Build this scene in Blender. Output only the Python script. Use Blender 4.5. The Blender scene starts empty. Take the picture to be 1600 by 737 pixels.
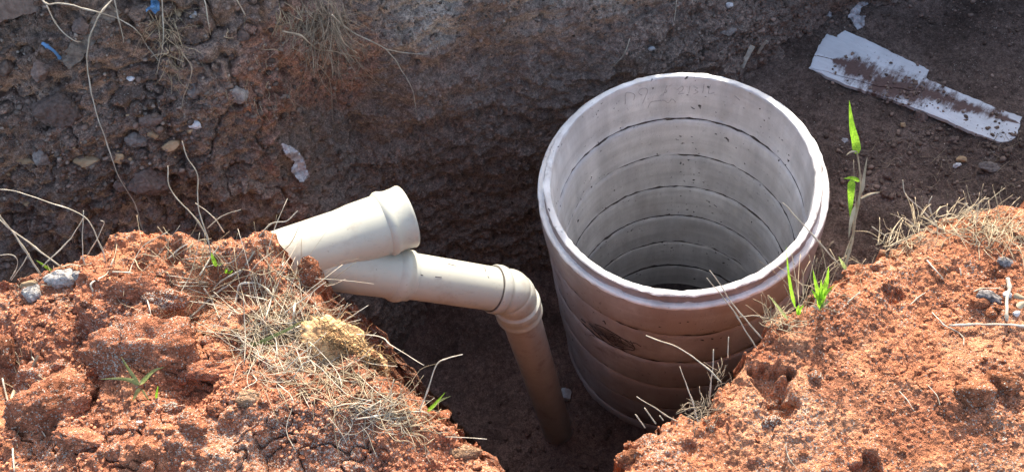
import bpy, bmesh, math, random
import numpy as np
from mathutils import Vector, Matrix
random.seed(7); np.random.seed(7)
SC = bpy.context.scene
COL = SC.collection

# ------------------------------------------------------------------ camera, sky, sun, exposure
R = 0.42                                   # outer radius of the manhole rings, rim shoulder at z = 0
FPX, PITCH, ROLL = 1325.73, 0.998397, 0.27449
CAM = np.array([-0.516406, -1.369242, 2.081837])
_c, _s = math.cos(PITCH), math.sin(PITCH)
FW = np.array([0, _c, -_s]); _u = np.array([0, _s, _c]); _r = np.array([1.0, 0, 0])
RT = _r*math.cos(ROLL) - _u*math.sin(ROLL)
UP = _r*math.sin(ROLL) + _u*math.cos(ROLL)
cd = bpy.data.cameras.new('camera'); cam = bpy.data.objects.new('camera', cd); COL.objects.link(cam)
cd.sensor_width = 36; cd.lens = FPX/1600*36; cd.clip_start = .05; cd.clip_end = 500
cam.matrix_world = Matrix(((RT[0], UP[0], -FW[0], CAM[0]), (RT[1], UP[1], -FW[1], CAM[1]), (RT[2], UP[2], -FW[2], CAM[2]), (0, 0, 0, 1)))
SC.camera = cam

SUN_AZ, SUN_EL = 21.0, 33.0                # azimuth clockwise from +Y
W = bpy.data.worlds.new('World'); SC.world = W; W.use_nodes = True
sky = W.node_tree.nodes.new('ShaderNodeTexSky'); sky.sky_type = 'NISHITA'; sky.sun_disc = False; sky.dust_density = 3.0; sky.ozone_density = .6
sky.sun_elevation = math.radians(SUN_EL); sky.sun_rotation = math.radians(SUN_AZ)
W.node_tree.links.new(sky.outputs[0], W.node_tree.nodes['Background'].inputs[0])
W.node_tree.nodes['Background'].inputs[1].default_value = 0.15
sl = bpy.data.lights.new('sun', 'SUN'); sl.energy = 3.1; sl.angle = math.radians(.5); sl.color = (1, .93, .82)
so = bpy.data.objects.new('sun', sl); COL.objects.link(so)
_a, _e = math.radians(SUN_AZ), math.radians(SUN_EL)
SUN = Vector((math.sin(_a)*math.cos(_e), math.cos(_a)*math.cos(_e), math.sin(_e)))
so.rotation_euler = SUN.to_track_quat('Z', 'Y').to_euler()
SC.view_settings.view_transform = 'Standard'; SC.view_settings.look = 'None'
SC.view_settings.gamma = 1; SC.view_settings.use_curve_mapping = False
SC.view_settings.exposure = 1.62

def ray(x, y):
    return FW + RT*((x-800)/FPX) - UP*((y-368.5)/FPX)
def atz(x, y, z):
    d = ray(x, y); return CAM + d*((z-CAM[2])/d[2])
def atd(x, y, D):
    return CAM + ray(x, y)*D

# ------------------------------------------------------------------ noise
def _h(ix, iy, iz, seed):
    h = (ix.astype(np.int64)*73856093) ^ (iy.astype(np.int64)*19349663) ^ (iz.astype(np.int64)*83492791) ^ (seed*2654435761 & 0x7fffffff)
    h = (h & 0xffffffff).astype(np.uint64)
    h = ((h ^ (h >> np.uint64(15)))*np.uint64(2246822519)) & np.uint64(0xffffffff)
    h = ((h ^ (h >> np.uint64(13)))*np.uint64(3266489917)) & np.uint64(0xffffffff)
    return ((h ^ (h >> np.uint64(16))) & np.uint64(0xffffffff)).astype(np.float64)/4294967295.0
def vn(p, scale, seed):
    q = p/scale; i = np.floor(q); f = q-i; f = f*f*f*(f*(f*6-15)+10); i = i.astype(np.int64)
    r = 0
    for a in (0, 1):
        wa = f[:, 0] if a else 1-f[:, 0]
        for b in (0, 1):
            wb = wa*(f[:, 1] if b else 1-f[:, 1])
            if p.shape[1] == 2:
                r = r + wb*_h(i[:, 0]+a, i[:, 1]+b, np.zeros(len(p), np.int64), seed)
            else:
                for c in (0, 1):
                    r = r + wb*(f[:, 2] if c else 1-f[:, 2])*_h(i[:, 0]+a, i[:, 1]+b, i[:, 2]+c, seed)
    return r*2-1
def fbm(p, scale, octv=4, seed=1, gain=.5):
    r = 0; a = 1
    for k in range(octv):
        r = r + a*vn(p+k*17.31, scale, seed+k*13); a *= gain; scale *= .5
    return r
def crumb(p, scale, seed, fill=.75):
    """height field (in units of scale) of overlapping rounded crumbs, 2-D"""
    q = p/scale; i = np.floor(q).astype(np.int64); best = np.zeros(len(p)); z0 = np.zeros(len(p), np.int64)
    for a in (-1, 0, 1):
        for b in (-1, 0, 1):
            cx, cy = i[:, 0]+a, i[:, 1]+b
            r1, r2, r3 = _h(cx, cy, z0, seed), _h(cx, cy, z0+1, seed), _h(cx, cy, z0+2, seed)
            rad = .25+.5*r3*r3
            rad = np.where(_h(cx, cy, z0+3, seed) < fill, rad, 0.05)
            d2 = (q[:, 0]-cx-r1)**2+(q[:, 1]-cy-r2)**2
            best = np.maximum(best, rad*np.sqrt(np.clip(1-d2/(rad*rad), 0, 1)))
    return best
def sstep(a, b, x):
    t = np.clip((x-a)/(b-a), 0, 1); return t*t*(3-2*t)
def sdist(P, poly):
    """signed distance to a closed polygon, positive inside"""
    poly = np.asarray(poly); d = np.full(len(P), 1e9); ins = np.zeros(len(P), bool)
    for k in range(len(poly)):
        a, b = poly[k], poly[(k+1) % len(poly)]; e = b-a; w = P-a
        t = np.clip((w@e)/max(e@e, 1e-12), 0, 1); d = np.minimum(d, np.hypot(*(w-t[:, None]*e).T))
        c = (a[1] > P[:, 1]) != (b[1] > P[:, 1])
        with np.errstate(divide='ignore', invalid='ignore'):
            ins ^= c & (P[:, 0] < (b[0]-a[0])*(P[:, 1]-a[1])/(b[1]-a[1]+1e-15)+a[0])
    return np.where(ins, d, -d)

# ------------------------------------------------------------------ object helpers
def tag(o, label=None, cat=None, group=None, kind=None):
    for k, v in (('label', label), ('category', cat), ('group', group), ('kind', kind)):
        if v: o[k] = v
    return o
def empty(name, loc=(0, 0, 0)):
    o = bpy.data.objects.new(name, None); COL.objects.link(o); o.location = loc; o.empty_display_size = .05; return o
def link(name, me, mat=None, parent=None, smooth=True):
    if mat:
        for m in (mat if isinstance(mat, (list, tuple)) else [mat]): me.materials.append(m)
    if smooth: me.polygons.foreach_set('use_smooth', np.ones(len(me.polygons), bool))
    o = bpy.data.objects.new(name, me); COL.objects.link(o)
    if parent:
        o.parent = parent
        if any(parent.location): o.matrix_parent_inverse = Matrix.Translation(-parent.location)
    return o
def mesh_np(name, V, F):
    """V (n,3), F (m,k) with constant k"""
    V = np.ascontiguousarray(V, np.float32); F = np.ascontiguousarray(F, np.int32); k = F.shape[1]
    me = bpy.data.meshes.new(name); me.vertices.add(len(V)); me.vertices.foreach_set('co', V.ravel())
    me.loops.add(F.size); me.loops.foreach_set('vertex_index', F.ravel()); me.polygons.add(len(F))
    me.polygons.foreach_set('loop_start', np.arange(0, F.size, k, dtype=np.int32))
    me.update(calc_edges=True); return me
def grid_faces(nu, nv):
    i = np.arange(nu*nv).reshape(nv, nu)
    return np.stack([i[:-1, :-1], i[:-1, 1:], i[1:, 1:], i[1:, :-1]], -1).reshape(-1, 4)
def color_attr(me, rgba):
    a = me.color_attributes.new('tint', 'FLOAT_COLOR', 'POINT'); a.data.foreach_set('color', np.ascontiguousarray(rgba, np.float32).ravel())
def mesh_pd(name, V, F):
    me = bpy.data.meshes.new(name); me.from_pydata([tuple(v) for v in V], [], F); me.update(); return me
def catmull(P, n):
    P = np.asarray(P, float)
    if len(P) < 3: return np.array([P[0]+(P[-1]-P[0])*t for t in np.linspace(0, 1, n+1)])
    Q = np.vstack([2*P[0]-P[1], P, 2*P[-1]-P[-2]]); out = []
    for i in range(1, len(Q)-2):
        for t in np.linspace(0, 1, n, endpoint=False):
            a, b, c, d = Q[i-1:i+3]
            out.append(.5*((2*b)+(-a+c)*t+(2*a-5*b+4*c-d)*t*t+(-a+3*b-3*c+d)*t**3))
    return np.array(out+[P[-1]])
def sweep(path, radii, ns, caps=True, ph=0):
    """tube of ns sides along path; returns V, F (list)"""
    path = np.asarray(path, float); n = len(path); T = np.gradient(path, axis=0)
    T /= np.linalg.norm(T, axis=1)[:, None]+1e-12
    a = np.array([0, 0, 1.0]) if abs(T[0][2]) < .9 else np.array([1.0, 0, 0])
    u = np.cross(T[0], a); u /= np.linalg.norm(u); V = []
    for k in range(n):
        u = u-T[k]*(u@T[k]); u /= np.linalg.norm(u)+1e-12; w = np.cross(T[k], u)
        for j in range(ns):
            t = 2*math.pi*j/ns+ph; V.append(path[k]+radii[k]*(math.cos(t)*u+math.sin(t)*w))
    F = [[k*ns+j, k*ns+(j+1) % ns, (k+1)*ns+(j+1) % ns, (k+1)*ns+j] for k in range(n-1) for j in range(ns)]
    if caps: F += [list(range(ns))[::-1], [(n-1)*ns+j for j in range(ns)]]
    return np.array(V), F
def lathe(axis0, d, prof, ns=64, closed=False):
    """profile [(t, r)] turned about the axis through axis0 along d"""
    d = np.asarray(d, float); d = d/np.linalg.norm(d); a = np.array([0, 0, 1.0]) if abs(d[2]) < .9 else np.array([1.0, 0, 0])
    u = np.cross(a, d); u /= np.linalg.norm(u); w = np.cross(d, u); th = np.arange(ns)*2*math.pi/ns
    V = np.concatenate([np.asarray(axis0)+d*t+r*(np.cos(th)[:, None]*u+np.sin(th)[:, None]*w) for t, r in prof]); n = len(prof); F = []
    for k in range(n if closed else n-1):
        k2 = (k+1) % n
        F += [[k*ns+j, k*ns+(j+1) % ns, k2*ns+(j+1) % ns, k2*ns+j] for j in range(ns)]
    return V, F
class Acc:
    def __init__(s): s.V = []; s.F = []; s.n = 0
    def add(s, V, F):
        s.V.append(np.asarray(V)); s.F += [[i+s.n for i in f] for f in F]; s.n += len(V)
    def build(s, name, mat, parent=None, smooth=True):
        return link(name, mesh_pd(name, np.concatenate(s.V), s.F), mat, parent, smooth)

# ------------------------------------------------------------------ materials
class NT:
    def __init__(s, name, rough=.9, spec=.2):
        s.m = bpy.data.materials.new(name); s.m.use_nodes = True; s.t = s.m.node_tree; s.b = s.t.nodes['Principled BSDF']
        s.b.inputs['Roughness'].default_value = rough; s.b.inputs['Specular IOR Level'].default_value = spec
        s.obj = s.n('ShaderNodeTexCoord').outputs['Object']
    def n(s, t, **k):
        x = s.t.nodes.new(t)
        for a, b in k.items(): setattr(x, a, b)
        return x
    def l(s, a, b): s.t.links.new(a, b)
    def put(s, sock, v):
        if hasattr(v, 'is_linked') or hasattr(v, 'links'): s.l(v, sock)
        else: sock.default_value = v
    def noise(s, scale, detail=4, rough=.55, vec=None, out='Fac'):
        x = s.n('ShaderNodeTexNoise'); x.inputs['Scale'].default_value = scale; x.inputs['Detail'].default_value = detail
        x.inputs['Roughness'].default_value = rough; s.l(vec or s.obj, x.inputs['Vector']); return x.outputs[out]
    def voro(s, scale, out='Color', vec=None, feature='F1'):
        x = s.n('ShaderNodeTexVoronoi'); x.feature = feature; x.inputs['Scale'].default_value = scale; s.l(vec or s.obj, x.inputs['Vector']); return x.outputs[out]
    def ramp(s, fac, a, b, lo=0., hi=1.):
        x = s.n('ShaderNodeMapRange'); x.interpolation_type = 'SMOOTHSTEP'
        s.l(fac, x.inputs[0]); x.inputs[1].default_value = a; x.inputs[2].default_value = b; x.inputs[3].default_value = lo; x.inputs[4].default_value = hi
        return x.outputs[0]
    def math(s, op, a, b=0., c=None):
        x = s.n('ShaderNodeMath', operation=op); s.put(x.inputs[0], a); s.put(x.inputs[1], b)
        if c is not None: s.put(x.inputs[2], c)
        return x.outputs[0]
    def mix(s, fac, a, b, mode='MIX'):
        x = s.n('ShaderNodeMix', data_type='RGBA', blend_type=mode); s.put(x.inputs[0], fac)
        for sock, v in ((x.inputs[6], a), (x.inputs[7], b)):
            if isinstance(v, tuple): v = (*v, 1) if len(v) == 3 else v
            s.put(sock, v)
        return x.outputs[2]
    def scale(s, col, fac):
        x = s.n('ShaderNodeVectorMath', operation='SCALE'); s.put(x.inputs[0], col); s.put(x.inputs['Scale'], fac); return x.outputs[0]
    def bump(s, h, dist, strength=1., prev=None):
        x = s.n('ShaderNodeBump'); x.inputs['Strength'].default_value = strength; x.inputs['Distance'].default_value = dist
        s.l(h, x.inputs['Height'])
        if prev: s.l(prev, x.inputs['Normal'])
        return x.outputs[0]
    def stretch(s, sx, sy, sz):
        x = s.n('ShaderNodeVectorMath', operation='MULTIPLY'); s.l(s.obj, x.inputs[0]); x.inputs[1].default_value = (sx, sy, sz); return x.outputs[0]
    def done(s, col, nrm=None):
        s.put(s.b.inputs['Base Color'], (*col, 1) if isinstance(col, tuple) else col)
        if nrm: s.l(nrm, s.b.inputs['Normal'])
        return s.m

def soil_mat(name, grain=1., bump=1.):
    N = NT(name, 1., .05)
    at = N.n('ShaderNodeAttribute', attribute_name='tint'); col = at.outputs['Color']; pale = at.outputs['Alpha']
    v = N.voro(420*grain); sep = N.n('ShaderNodeSeparateColor'); N.l(v, sep.inputs[0])
    v2 = N.voro(150*grain); sep2 = N.n('ShaderNodeSeparateColor'); N.l(v2, sep2.inputs[0])
    n1 = N.noise(40, 6, .65)
    col = N.scale(col, N.ramp(n1, .25, .75, .68, 1.32))
    col = N.scale(col, N.ramp(sep.outputs[0], 0, 1, .72, 1.3))
    col = N.scale(col, N.ramp(sep2.outputs[1], 0, 1, .85, 1.15))
    # pale granules mixed through the soil, denser where the tint's alpha says so
    g = N.math('LESS_THAN', sep.outputs[2], pale)
    gc = N.mix(sep.outputs[1], (.34, .28, .22), (.60, .53, .44))
    col = N.mix(N.math('MULTIPLY', g, .9), col, gc)
    b1 = N.bump(N.noise(420*grain, 3, .65), .004*bump, 1.)
    b2 = N.bump(N.voro(300*grain, 'Distance'), .0035*bump, .8, b1)
    b3 = N.bump(N.noise(110*grain, 5, .65), .008*bump, .7, b2)
    return N.done(col, b3)
M = {}
M['soil'] = soil_mat('red_soil', 1.)
M['wall'] = soil_mat('dark_cut_soil', .8, 1.6)
def simple(name, c1, c2, sc=60, rough=.9, spec=.2, bump=.002, bs=200, island=0.):
    N = NT(name, rough, spec); oi = N.n('ShaderNodeObjectInfo')
    col = N.mix(N.ramp(N.noise(sc, 5, .6), .3, .7), c1, c2)
    col = N.scale(col, N.ramp(oi.outputs['Random'], 0, 1, .8, 1.2))
    if island:
        g = N.n('ShaderNodeNewGeometry'); col = N.scale(col, N.ramp(g.outputs['Random Per Island'], 0, 1, 1-island, 1+island))
    return N.done(col, N.bump(N.noise(bs, 4, .6), bump))
M['crumb'] = simple('red_soil_crumbs', (.30, .118, .064), (.46, .205, .11), 90, 1, .05, .002, 300, .4)
M['crumb_dark'] = simple('brown_soil_lumps', (.15, .108, .084), (.25, .18, .14), 60, 1, .05, .002, 300, .4)
M['stone_grey'] = simple('grey_stone', (.15, .125, .108), (.29, .25, .22), 100, .95, .1, .004, 140)
M['stone_brown'] = simple('brown_stone', (.115, .082, .066), (.2, .145, .12), 90, 1, .1, .006, 120)
M['stone_tan'] = simple('tan_stone', (.3, .2, .11), (.42, .3, .18), 60, .9)
M['stone_pale'] = simple('pale_stone', (.42, .41, .4), (.66, .65, .63), 70, .75)
M['crumb_pit'] = simple('pit_spoil', (.10, .062, .047), (.16, .10, .078), 60, 1, .05, .002, 300, .3)
M['gravel'] = simple('gravel_bits', (.15, .115, .09), (.3, .24, .19), 60, .9, .2, .001, 200, .55)
M['straw'] = simple('dry_straw', (.27, .2, .115), (.46, .365, .235), 45, .6, .3, .0004, 300, .3)
M['straw_pale'] = simple('bleached_stalk', (.33, .28, .2), (.54, .47, .36), 40, .6, .3, .0004, 300, .2)
M['root'] = simple('root_fibre', (.2, .15, .1), (.33, .26, .18), 50, .8, .2, .0006, 200, .35)
M['twig'] = simple('grey_twig', (.3, .26, .2), (.48, .42, .33), 60, .8, .2, .0008, 160)
M['wood'] = simple('weathered_wood', (.075, .06, .05), (.2, .165, .13), 70, 1, .1, .006, 120)
M['char'] = simple('dark_rotten_wood', (.05, .045, .045), (.3, .27, .25), 120, .9, .2, .003, 120)
M['block'] = simple('brown_block', (.13, .09, .07), (.22, .16, .125), 60, 1, .1, .005, 130)
M['plastic_white'] = simple('dirty_white_film', (.3, .27, .26), (.62, .61, .61), 60, .45, .4, .002, 80)
M['plastic_blue'] = simple('blue_plastic', (.06, .15, .28), (.1, .22, .38), 60, .45, .4, .001, 100)
M['sod'] = simple('yellow_fibrous_sod', (.30, .165, .08), (.52, .345, .17), 60, 1, .05, .006, 130, .35)
M['lime'] = simple('grey_crusted_lump', (.28, .25, .22), (.62, .59, .54), 150, 1, .05, .008, 170)
def leaf_mat(name, c1, c2):
    N = NT(name, .5, .3); col = N.mix(N.ramp(N.noise(70, 4, .6), .3, .7), c1, c2); col = N.scale(col, N.ramp(N.noise(500, 2, .5, N.stretch(1, 1, .08)), .35, .65, .72, 1.15)); col = N.mix(N.ramp(N.noise(45, 3), .62, .74), col, (.34, .3, .08)); N.done(col)
    tr = N.n('ShaderNodeBsdfTranslucent'); N.l(N.scale(col, 1.6), tr.inputs[0]); mx = N.n('ShaderNodeMixShader'); mx.inputs[0].default_value = .5
    N.l(N.b.outputs[0], mx.inputs[1]); N.l(tr.outputs[0], mx.inputs[2]); N.l(mx.outputs[0], N.t.nodes['Material Output'].inputs[0]); return N.m
M['leaf'] = leaf_mat('fresh_grass_blade', (.16, .34, .02), (.26, .46, .04))
M['leaf_dull'] = leaf_mat('dull_grass_blade', (.16, .2, .07), (.26, .3, .13))

def concrete(name, base, dark, dust, dustamt, pores):
    N = NT(name, .85, .25)
    big = N.noise(5, 6, .62); col = N.mix(N.ramp(big, .3, .75), dark, base)
    st = N.noise(9, 5, .65, N.stretch(1, 1, .18)); col = N.scale(col, N.ramp(st, .25, .75, .76, 1.13)); wt = N.ramp(N.noise(3.2, 6, .7, N.stretch(1, 1, .5)), .5, .68); col = N.mix(N.math('MULTIPLY', wt, .3), col, (.33, .27, .225))
    ring = N.noise(14, 4, .6, N.stretch(.12, .12, 1.8)); col = N.scale(col, N.ramp(ring, .3, .7, .9, 1.06))
    if dust: col = N.mix(N.math('MULTIPLY', N.ramp(N.noise(7, 6, .65, N.stretch(1, 1, .6)), .32, .62), dustamt), col, dust)
    if dust:
        bl = N.ramp(N.noise(4.5, 6, .72, N.stretch(1, 1, 1.6)), .56, .70); col = N.mix(N.math('MULTIPLY', bl, .55), col, (.13, .095, .08))
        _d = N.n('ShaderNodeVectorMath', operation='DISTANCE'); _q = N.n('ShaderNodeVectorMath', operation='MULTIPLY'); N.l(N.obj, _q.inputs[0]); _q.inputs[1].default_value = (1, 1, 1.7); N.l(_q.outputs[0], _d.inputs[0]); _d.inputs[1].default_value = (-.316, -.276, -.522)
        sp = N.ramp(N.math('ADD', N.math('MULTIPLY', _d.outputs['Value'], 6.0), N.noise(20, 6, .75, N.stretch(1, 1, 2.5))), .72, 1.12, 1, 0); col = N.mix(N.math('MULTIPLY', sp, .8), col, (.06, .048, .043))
    p = N.ramp(N.noise(62, 2, .45), .668, .715); pm = N.ramp(N.noise(7, 3, .5), .50, .62)
    col = N.mix(N.math('MULTIPLY', N.math('MULTIPLY', p, pm), pores), col, (.035, .03, .03))
    p2 = N.ramp(N.noise(140, 2, .5), .72, .78); col = N.mix(N.math('MULTIPLY', p2, .55*pores), col, (.1, .085, .08))
    b = N.bump(N.noise(180, 4, .7), .0022, .8); b = N.bump(N.noise(24, 4, .5), .003, .4, b); b = N.bump(p, -.004, .6, b)
    return N.done(col, b)
M['conc_in'] = concrete('ring_concrete_inside', (.70, .69, .68), (.54, .525, .515), None, 0, 1.)
M['conc_out'] = concrete('ring_concrete_outside', (.55, .52, .51), (.41, .375, .36), (.36, .285, .245), .7, 1.)
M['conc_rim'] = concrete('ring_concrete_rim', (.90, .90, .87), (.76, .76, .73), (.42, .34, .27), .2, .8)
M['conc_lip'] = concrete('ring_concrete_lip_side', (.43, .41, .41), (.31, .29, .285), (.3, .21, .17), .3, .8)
M['mark'] = simple('pencil_mark', (.30, .28, .29), (.48, .46, .46), 120)
M['seam'] = simple('dark_mortar', (.05, .042, .038), (.13, .11, .1), 50)
M['smudge'] = simple('bitumen_smudge', (.035, .03, .03), (.09, .07, .065), 80)
def pvc(name, base, dirt, amt):
    N = NT(name, .36, .45)
    col = N.mix(N.math('MULTIPLY', N.ramp(N.noise(16, 6, .68), .5, .78), amt), base, dirt)
    col = N.mix(N.math('MULTIPLY', N.ramp(N.noise(130, 3, .5), .68, .76), .6), col, (.2, .15, .11))
    sc = N.ramp(N.noise(30, 3, .7, N.stretch(1, 6, 1)), .62, .7); col = N.scale(col, N.ramp(sc, 0, 1, 1, .88))
    col = N.scale(col, N.ramp(N.noise(4, 3), .3, .7, .92, 1.04)); sm = N.ramp(N.noise(5, 7, .75, N.stretch(1, 1, 2.2)), .58, .72); col = N.mix(N.math('MULTIPLY', sm, .7), col, (.34, .215, .14)); tk = N.ramp(N.noise(9, 7, .8), .60, .66); col = N.mix(N.math('MULTIPLY', tk, .35), col, (.3, .19, .125))
    N.l(N.ramp(N.noise(30, 4), .3, .7, .28, .5), N.b.inputs['Roughness'])
    return N.done(col, N.bump(N.noise(25, 3), .002, .25))
M['pvc'] = pvc('cream_pvc', (.455, .44, .355), (.34, .265, .195), .7)
M['pvc_elbow'] = pvc('pale_cream_pvc', (.43, .42, .35), (.34, .265, .2), .75)
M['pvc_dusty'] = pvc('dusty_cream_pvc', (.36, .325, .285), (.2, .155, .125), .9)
M['pvc_grey'] = pvc('grey_green_pvc', (.33, .36, .32), (.25, .2, .16), .5)
M['socket_gap'] = simple('dark_gap', (.05, .042, .036), (.11, .095, .08), 80, .7)

# ------------------------------------------------------------------ terrain: near banks
SOIL_L, SOIL_R, PALE_O, DARK_R = np.array([.39, .152, .083]), np.array([.47, .19, .098]), np.array([.56, .285, .16]), np.array([.18, .082, .055])
ZL, ZR = .62, .47
edgeL = [(-220, 470), (-90, 450), (0, 436), (45, 428), (90, 408), (130, 396), (168, 378), (190, 370), (240, 369), (285, 379), (310, 376), (345, 371), (380, 372), (425, 374), (438, 392), (447, 420), (458, 428), (470, 408), (487, 408), (492, 450), (497, 482), (522, 512), (560, 545), (585, 575), (606, 592), (640, 603), (668, 622), (690, 644), (722, 672), (752, 700), (790, 736), (830, 780), (900, 860)]
polyL = [atz(x, y, ZL)[:2] for x, y in edgeL]+[np.array([-.5, -1.6]), np.array([-2.6, -1.6]), np.array([-2.6, -.1])]
edgeR = [(860, 850), (905, 790), (955, 738), (968, 715), (985, 695), (1005, 672), (1030, 655), (1060, 650), (1095, 648), (1112, 625), (1140, 590), (1158, 560), (1190, 528), (1212, 497), (1240, 482), (1275, 462), (1300, 436), (1330, 420), (1352, 410), (1400, 388), (1440, 352), (1500, 330), (1550, 316), (1600, 303), (1700, 278), (1800, 250)]
polyR = [atz(x, y, ZR)[:2] for x, y in edgeR]+[np.array([1.6, -1.7]), np.array([-.4, -1.7])]
def gauss(P, x, y, z, r):
    c = atz(x, y, z)[:2]; return np.exp(-((P-c)**2).sum(1)/(r*r))
def soil_relief(P, seed, rough):
    m = sstep(-.4, .5, fbm(P, .12, 3, seed+5))                       # smooth crusts against crumbly patches
    w = P+np.stack([fbm(P, .03, 2, seed+60), fbm(P, .03, 2, seed+61)], 1)*.006
    w2 = P+np.stack([fbm(P, .006, 1, seed+62), fbm(P, .006, 1, seed+63)], 1)*.002
    return (.024*fbm(P, .30, 3, seed)+(.004+.009*(rough > 1))*fbm(P, .075, 4, seed+1)+(.012*rough)*np.maximum(0, fbm(w, .045, 3, seed+2))
            + m*(.009*rough*crumb(w, .026, seed+3, .35)+.006*crumb(w, .013, seed+4, .5))+.0026*crumb(w2, .0075, seed+6, .6)+.0022*np.abs(fbm(w2, .012, 3, seed+11))+.0016*fbm(P, .0075, 2, seed+7)
            -.012*rough*np.clip(1-np.abs(fbm(w, .06, 3, seed+8))/.10, 0, 1)*sstep(-.2, .4, fbm(P, .15, 2, seed+9))), m
def bank(name, x0, x1, y0, y1, st, poly, Z, seed, rough, extra, tint):
    xs = np.arange(x0, x1, st); ys = np.arange(y0, y1, st); X, Y = np.meshgrid(xs, ys); P = np.stack([X.ravel(), Y.ravel()], 1)
    sd = sdist(P, poly)+.010*fbm(P, .05, 3, seed+20)+.007*fbm(P, .018, 3, seed+21)+.012*np.maximum(0, fbm(P, .035, 2, seed+22))
    rel, m = soil_relief(P, seed, rough)
    top = Z+rel+extra(P)
    top = top-(.035+.02*fbm(P, .04, 3, seed+23))*np.exp(-np.clip(sd, 0, 1)/.022)
    k = np.clip(-sd, 0, None)
    z = top-14*k-.02*(k > 0)+.05*np.sin(k*60)*sstep(.0, .04, k)*.3
    z = np.maximum(z, -1.15)
    gy, gx = np.gradient(sd.reshape(len(ys), len(xs)), st); gr = np.stack([gx.ravel(), gy.ravel()], 1); gr /= np.linalg.norm(gr, axis=1)[:, None]+1e-9
    f_ = np.flatnonzero(sd < .006); P3 = np.column_stack([P[f_], z[f_]*.8]); push = .016*fbm(P3, .05, 4, seed+30)+.008*np.abs(fbm(P3, .02, 3, seed+31))-.006
    P2 = P.copy(); P2[f_] -= gr[f_]*(push*sstep(.006, -.006, sd[f_]))[:, None]
    me = mesh_np(name, np.column_stack([P2, z]), grid_faces(len(xs), len(ys)))
    color_attr(me, tint(P, z, sd, m, rel))
    o = link(name, me, M['soil']); o['kind'] = 'structure'
    return o, (xs, ys, z.reshape(len(ys), len(xs)), sd.reshape(len(ys), len(xs)))
def exL(P):
    e = .05*sstep(.55, .75, gauss(P, 225, 440, ZL, .17)*1.2)*1+.035*gauss(P, 80, 470, ZL, .15)-.05*gauss(P, 300, 612, ZL, .05)
    e += -.045*gauss(P, 345, 440, ZL, .05)-.05*gauss(P, 20, 600, ZL, .05)-.035*gauss(P, 150, 605, ZL, .06)+.03*gauss(P, 400, 690, ZL, .2)-.03*gauss(P, 400, 500, ZL, .12)
    e += .045*gauss(P, 385, 388, ZL, .09)
    return e-.05*gauss(P, 700, 690, ZL, .12)-.03*gauss(P, 520, 560, ZL, .1)
def exR(P):
    P = P+np.stack([fbm(P, .03, 3, 81), fbm(P, .03, 3, 82)], 1)*.016
    e = -.045*sstep(.25, .8, gauss(P, 1205, 588, ZR, .036))-.045*sstep(.35, .75, gauss(P, 1215, 625, ZR, .028))-.03*sstep(.3, .7, gauss(P, 1360, 728, ZR, .03))
    e += -.012*sstep(.3, .8, gauss(P, 1070, 693, ZR, .02))+.03*gauss(P, 1540, 600, ZR, .09)*1+.02*gauss(P, 1350, 620, ZR, .2)-.025*gauss(P, 1325, 440, ZR, .04)
    return e-.02*sstep(.3, .8, gauss(P, 1395, 462, ZR, .02))+.02*gauss(P, 1560, 350, ZR, .12)
def tintL(P, z, sd, m, rel):
    t = fbm(P, .16, 4, 301); o = sstep(.05, .7, fbm(P, .11, 4, 310))
    c = SOIL_L+(SOIL_R-SOIL_L)*sstep(-.5, .5, t)[:, None]; c = c+(PALE_O-c)*(.28*o)[:, None]
    dk = sstep(.2, .75, fbm(P, .1, 4, 320)); c = c+(DARK_R-c)*(.42*dk)[:, None]
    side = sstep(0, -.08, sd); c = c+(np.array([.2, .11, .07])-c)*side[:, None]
    pale = .07+.2*sstep(.1, .6, fbm(P, .09, 3, 330))
    for x, y, r, a in ((245, 545, .03, .5), (355, 690, .07, .5), (110, 470, .04, .4), (520, 705, .09, .4), (330, 500, .05, .25), (150, 540, .04, .5)):
        pale = pale+a*gauss(P, x, y, ZL, r)
    return np.column_stack([c, np.clip(pale*.6, 0, .8)])
def tintR(P, z, sd, m, rel):
    t = fbm(P, .2, 4, 401); o = sstep(-.15, .6, fbm(P, .14, 4, 410))
    c = SOIL_R+(PALE_O-SOIL_R)*(.6*o)[:, None]
    dk = sstep(.15, .7, fbm(P, .12, 4, 420))
    for x, y, r in ((1540, 600, .08), (1300, 470, .07), (1240, 500, .05), (1560, 450, .05)): dk = np.maximum(dk, gauss(P, x, y, ZR, r)*.9)
    c = c+(SOIL_L*.8-c)*(.75*dk)[:, None]
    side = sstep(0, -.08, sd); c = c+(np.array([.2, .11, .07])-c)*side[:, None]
    pale = .07+.2*sstep(.15, .6, fbm(P, .09, 3, 430))
    for x, y, r, a in ((1030, 700, .05, .8), (1245, 650, .045, .7), (1290, 480, .04, .4), (1550, 640, .05, .25), (1380, 425, .05, .3), (1220, 620, .04, .4)):
        pale = pale+a*gauss(P, x, y, ZR, r)
    return np.column_stack([c, np.clip(pale*.42, 0, .8)])
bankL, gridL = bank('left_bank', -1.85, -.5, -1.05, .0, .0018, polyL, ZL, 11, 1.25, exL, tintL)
bankR, gridR = bank('right_bank', -.58, .85, -1.25, -.45, .0018, polyR, ZR, 57, .42, exR, tintR)

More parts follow.
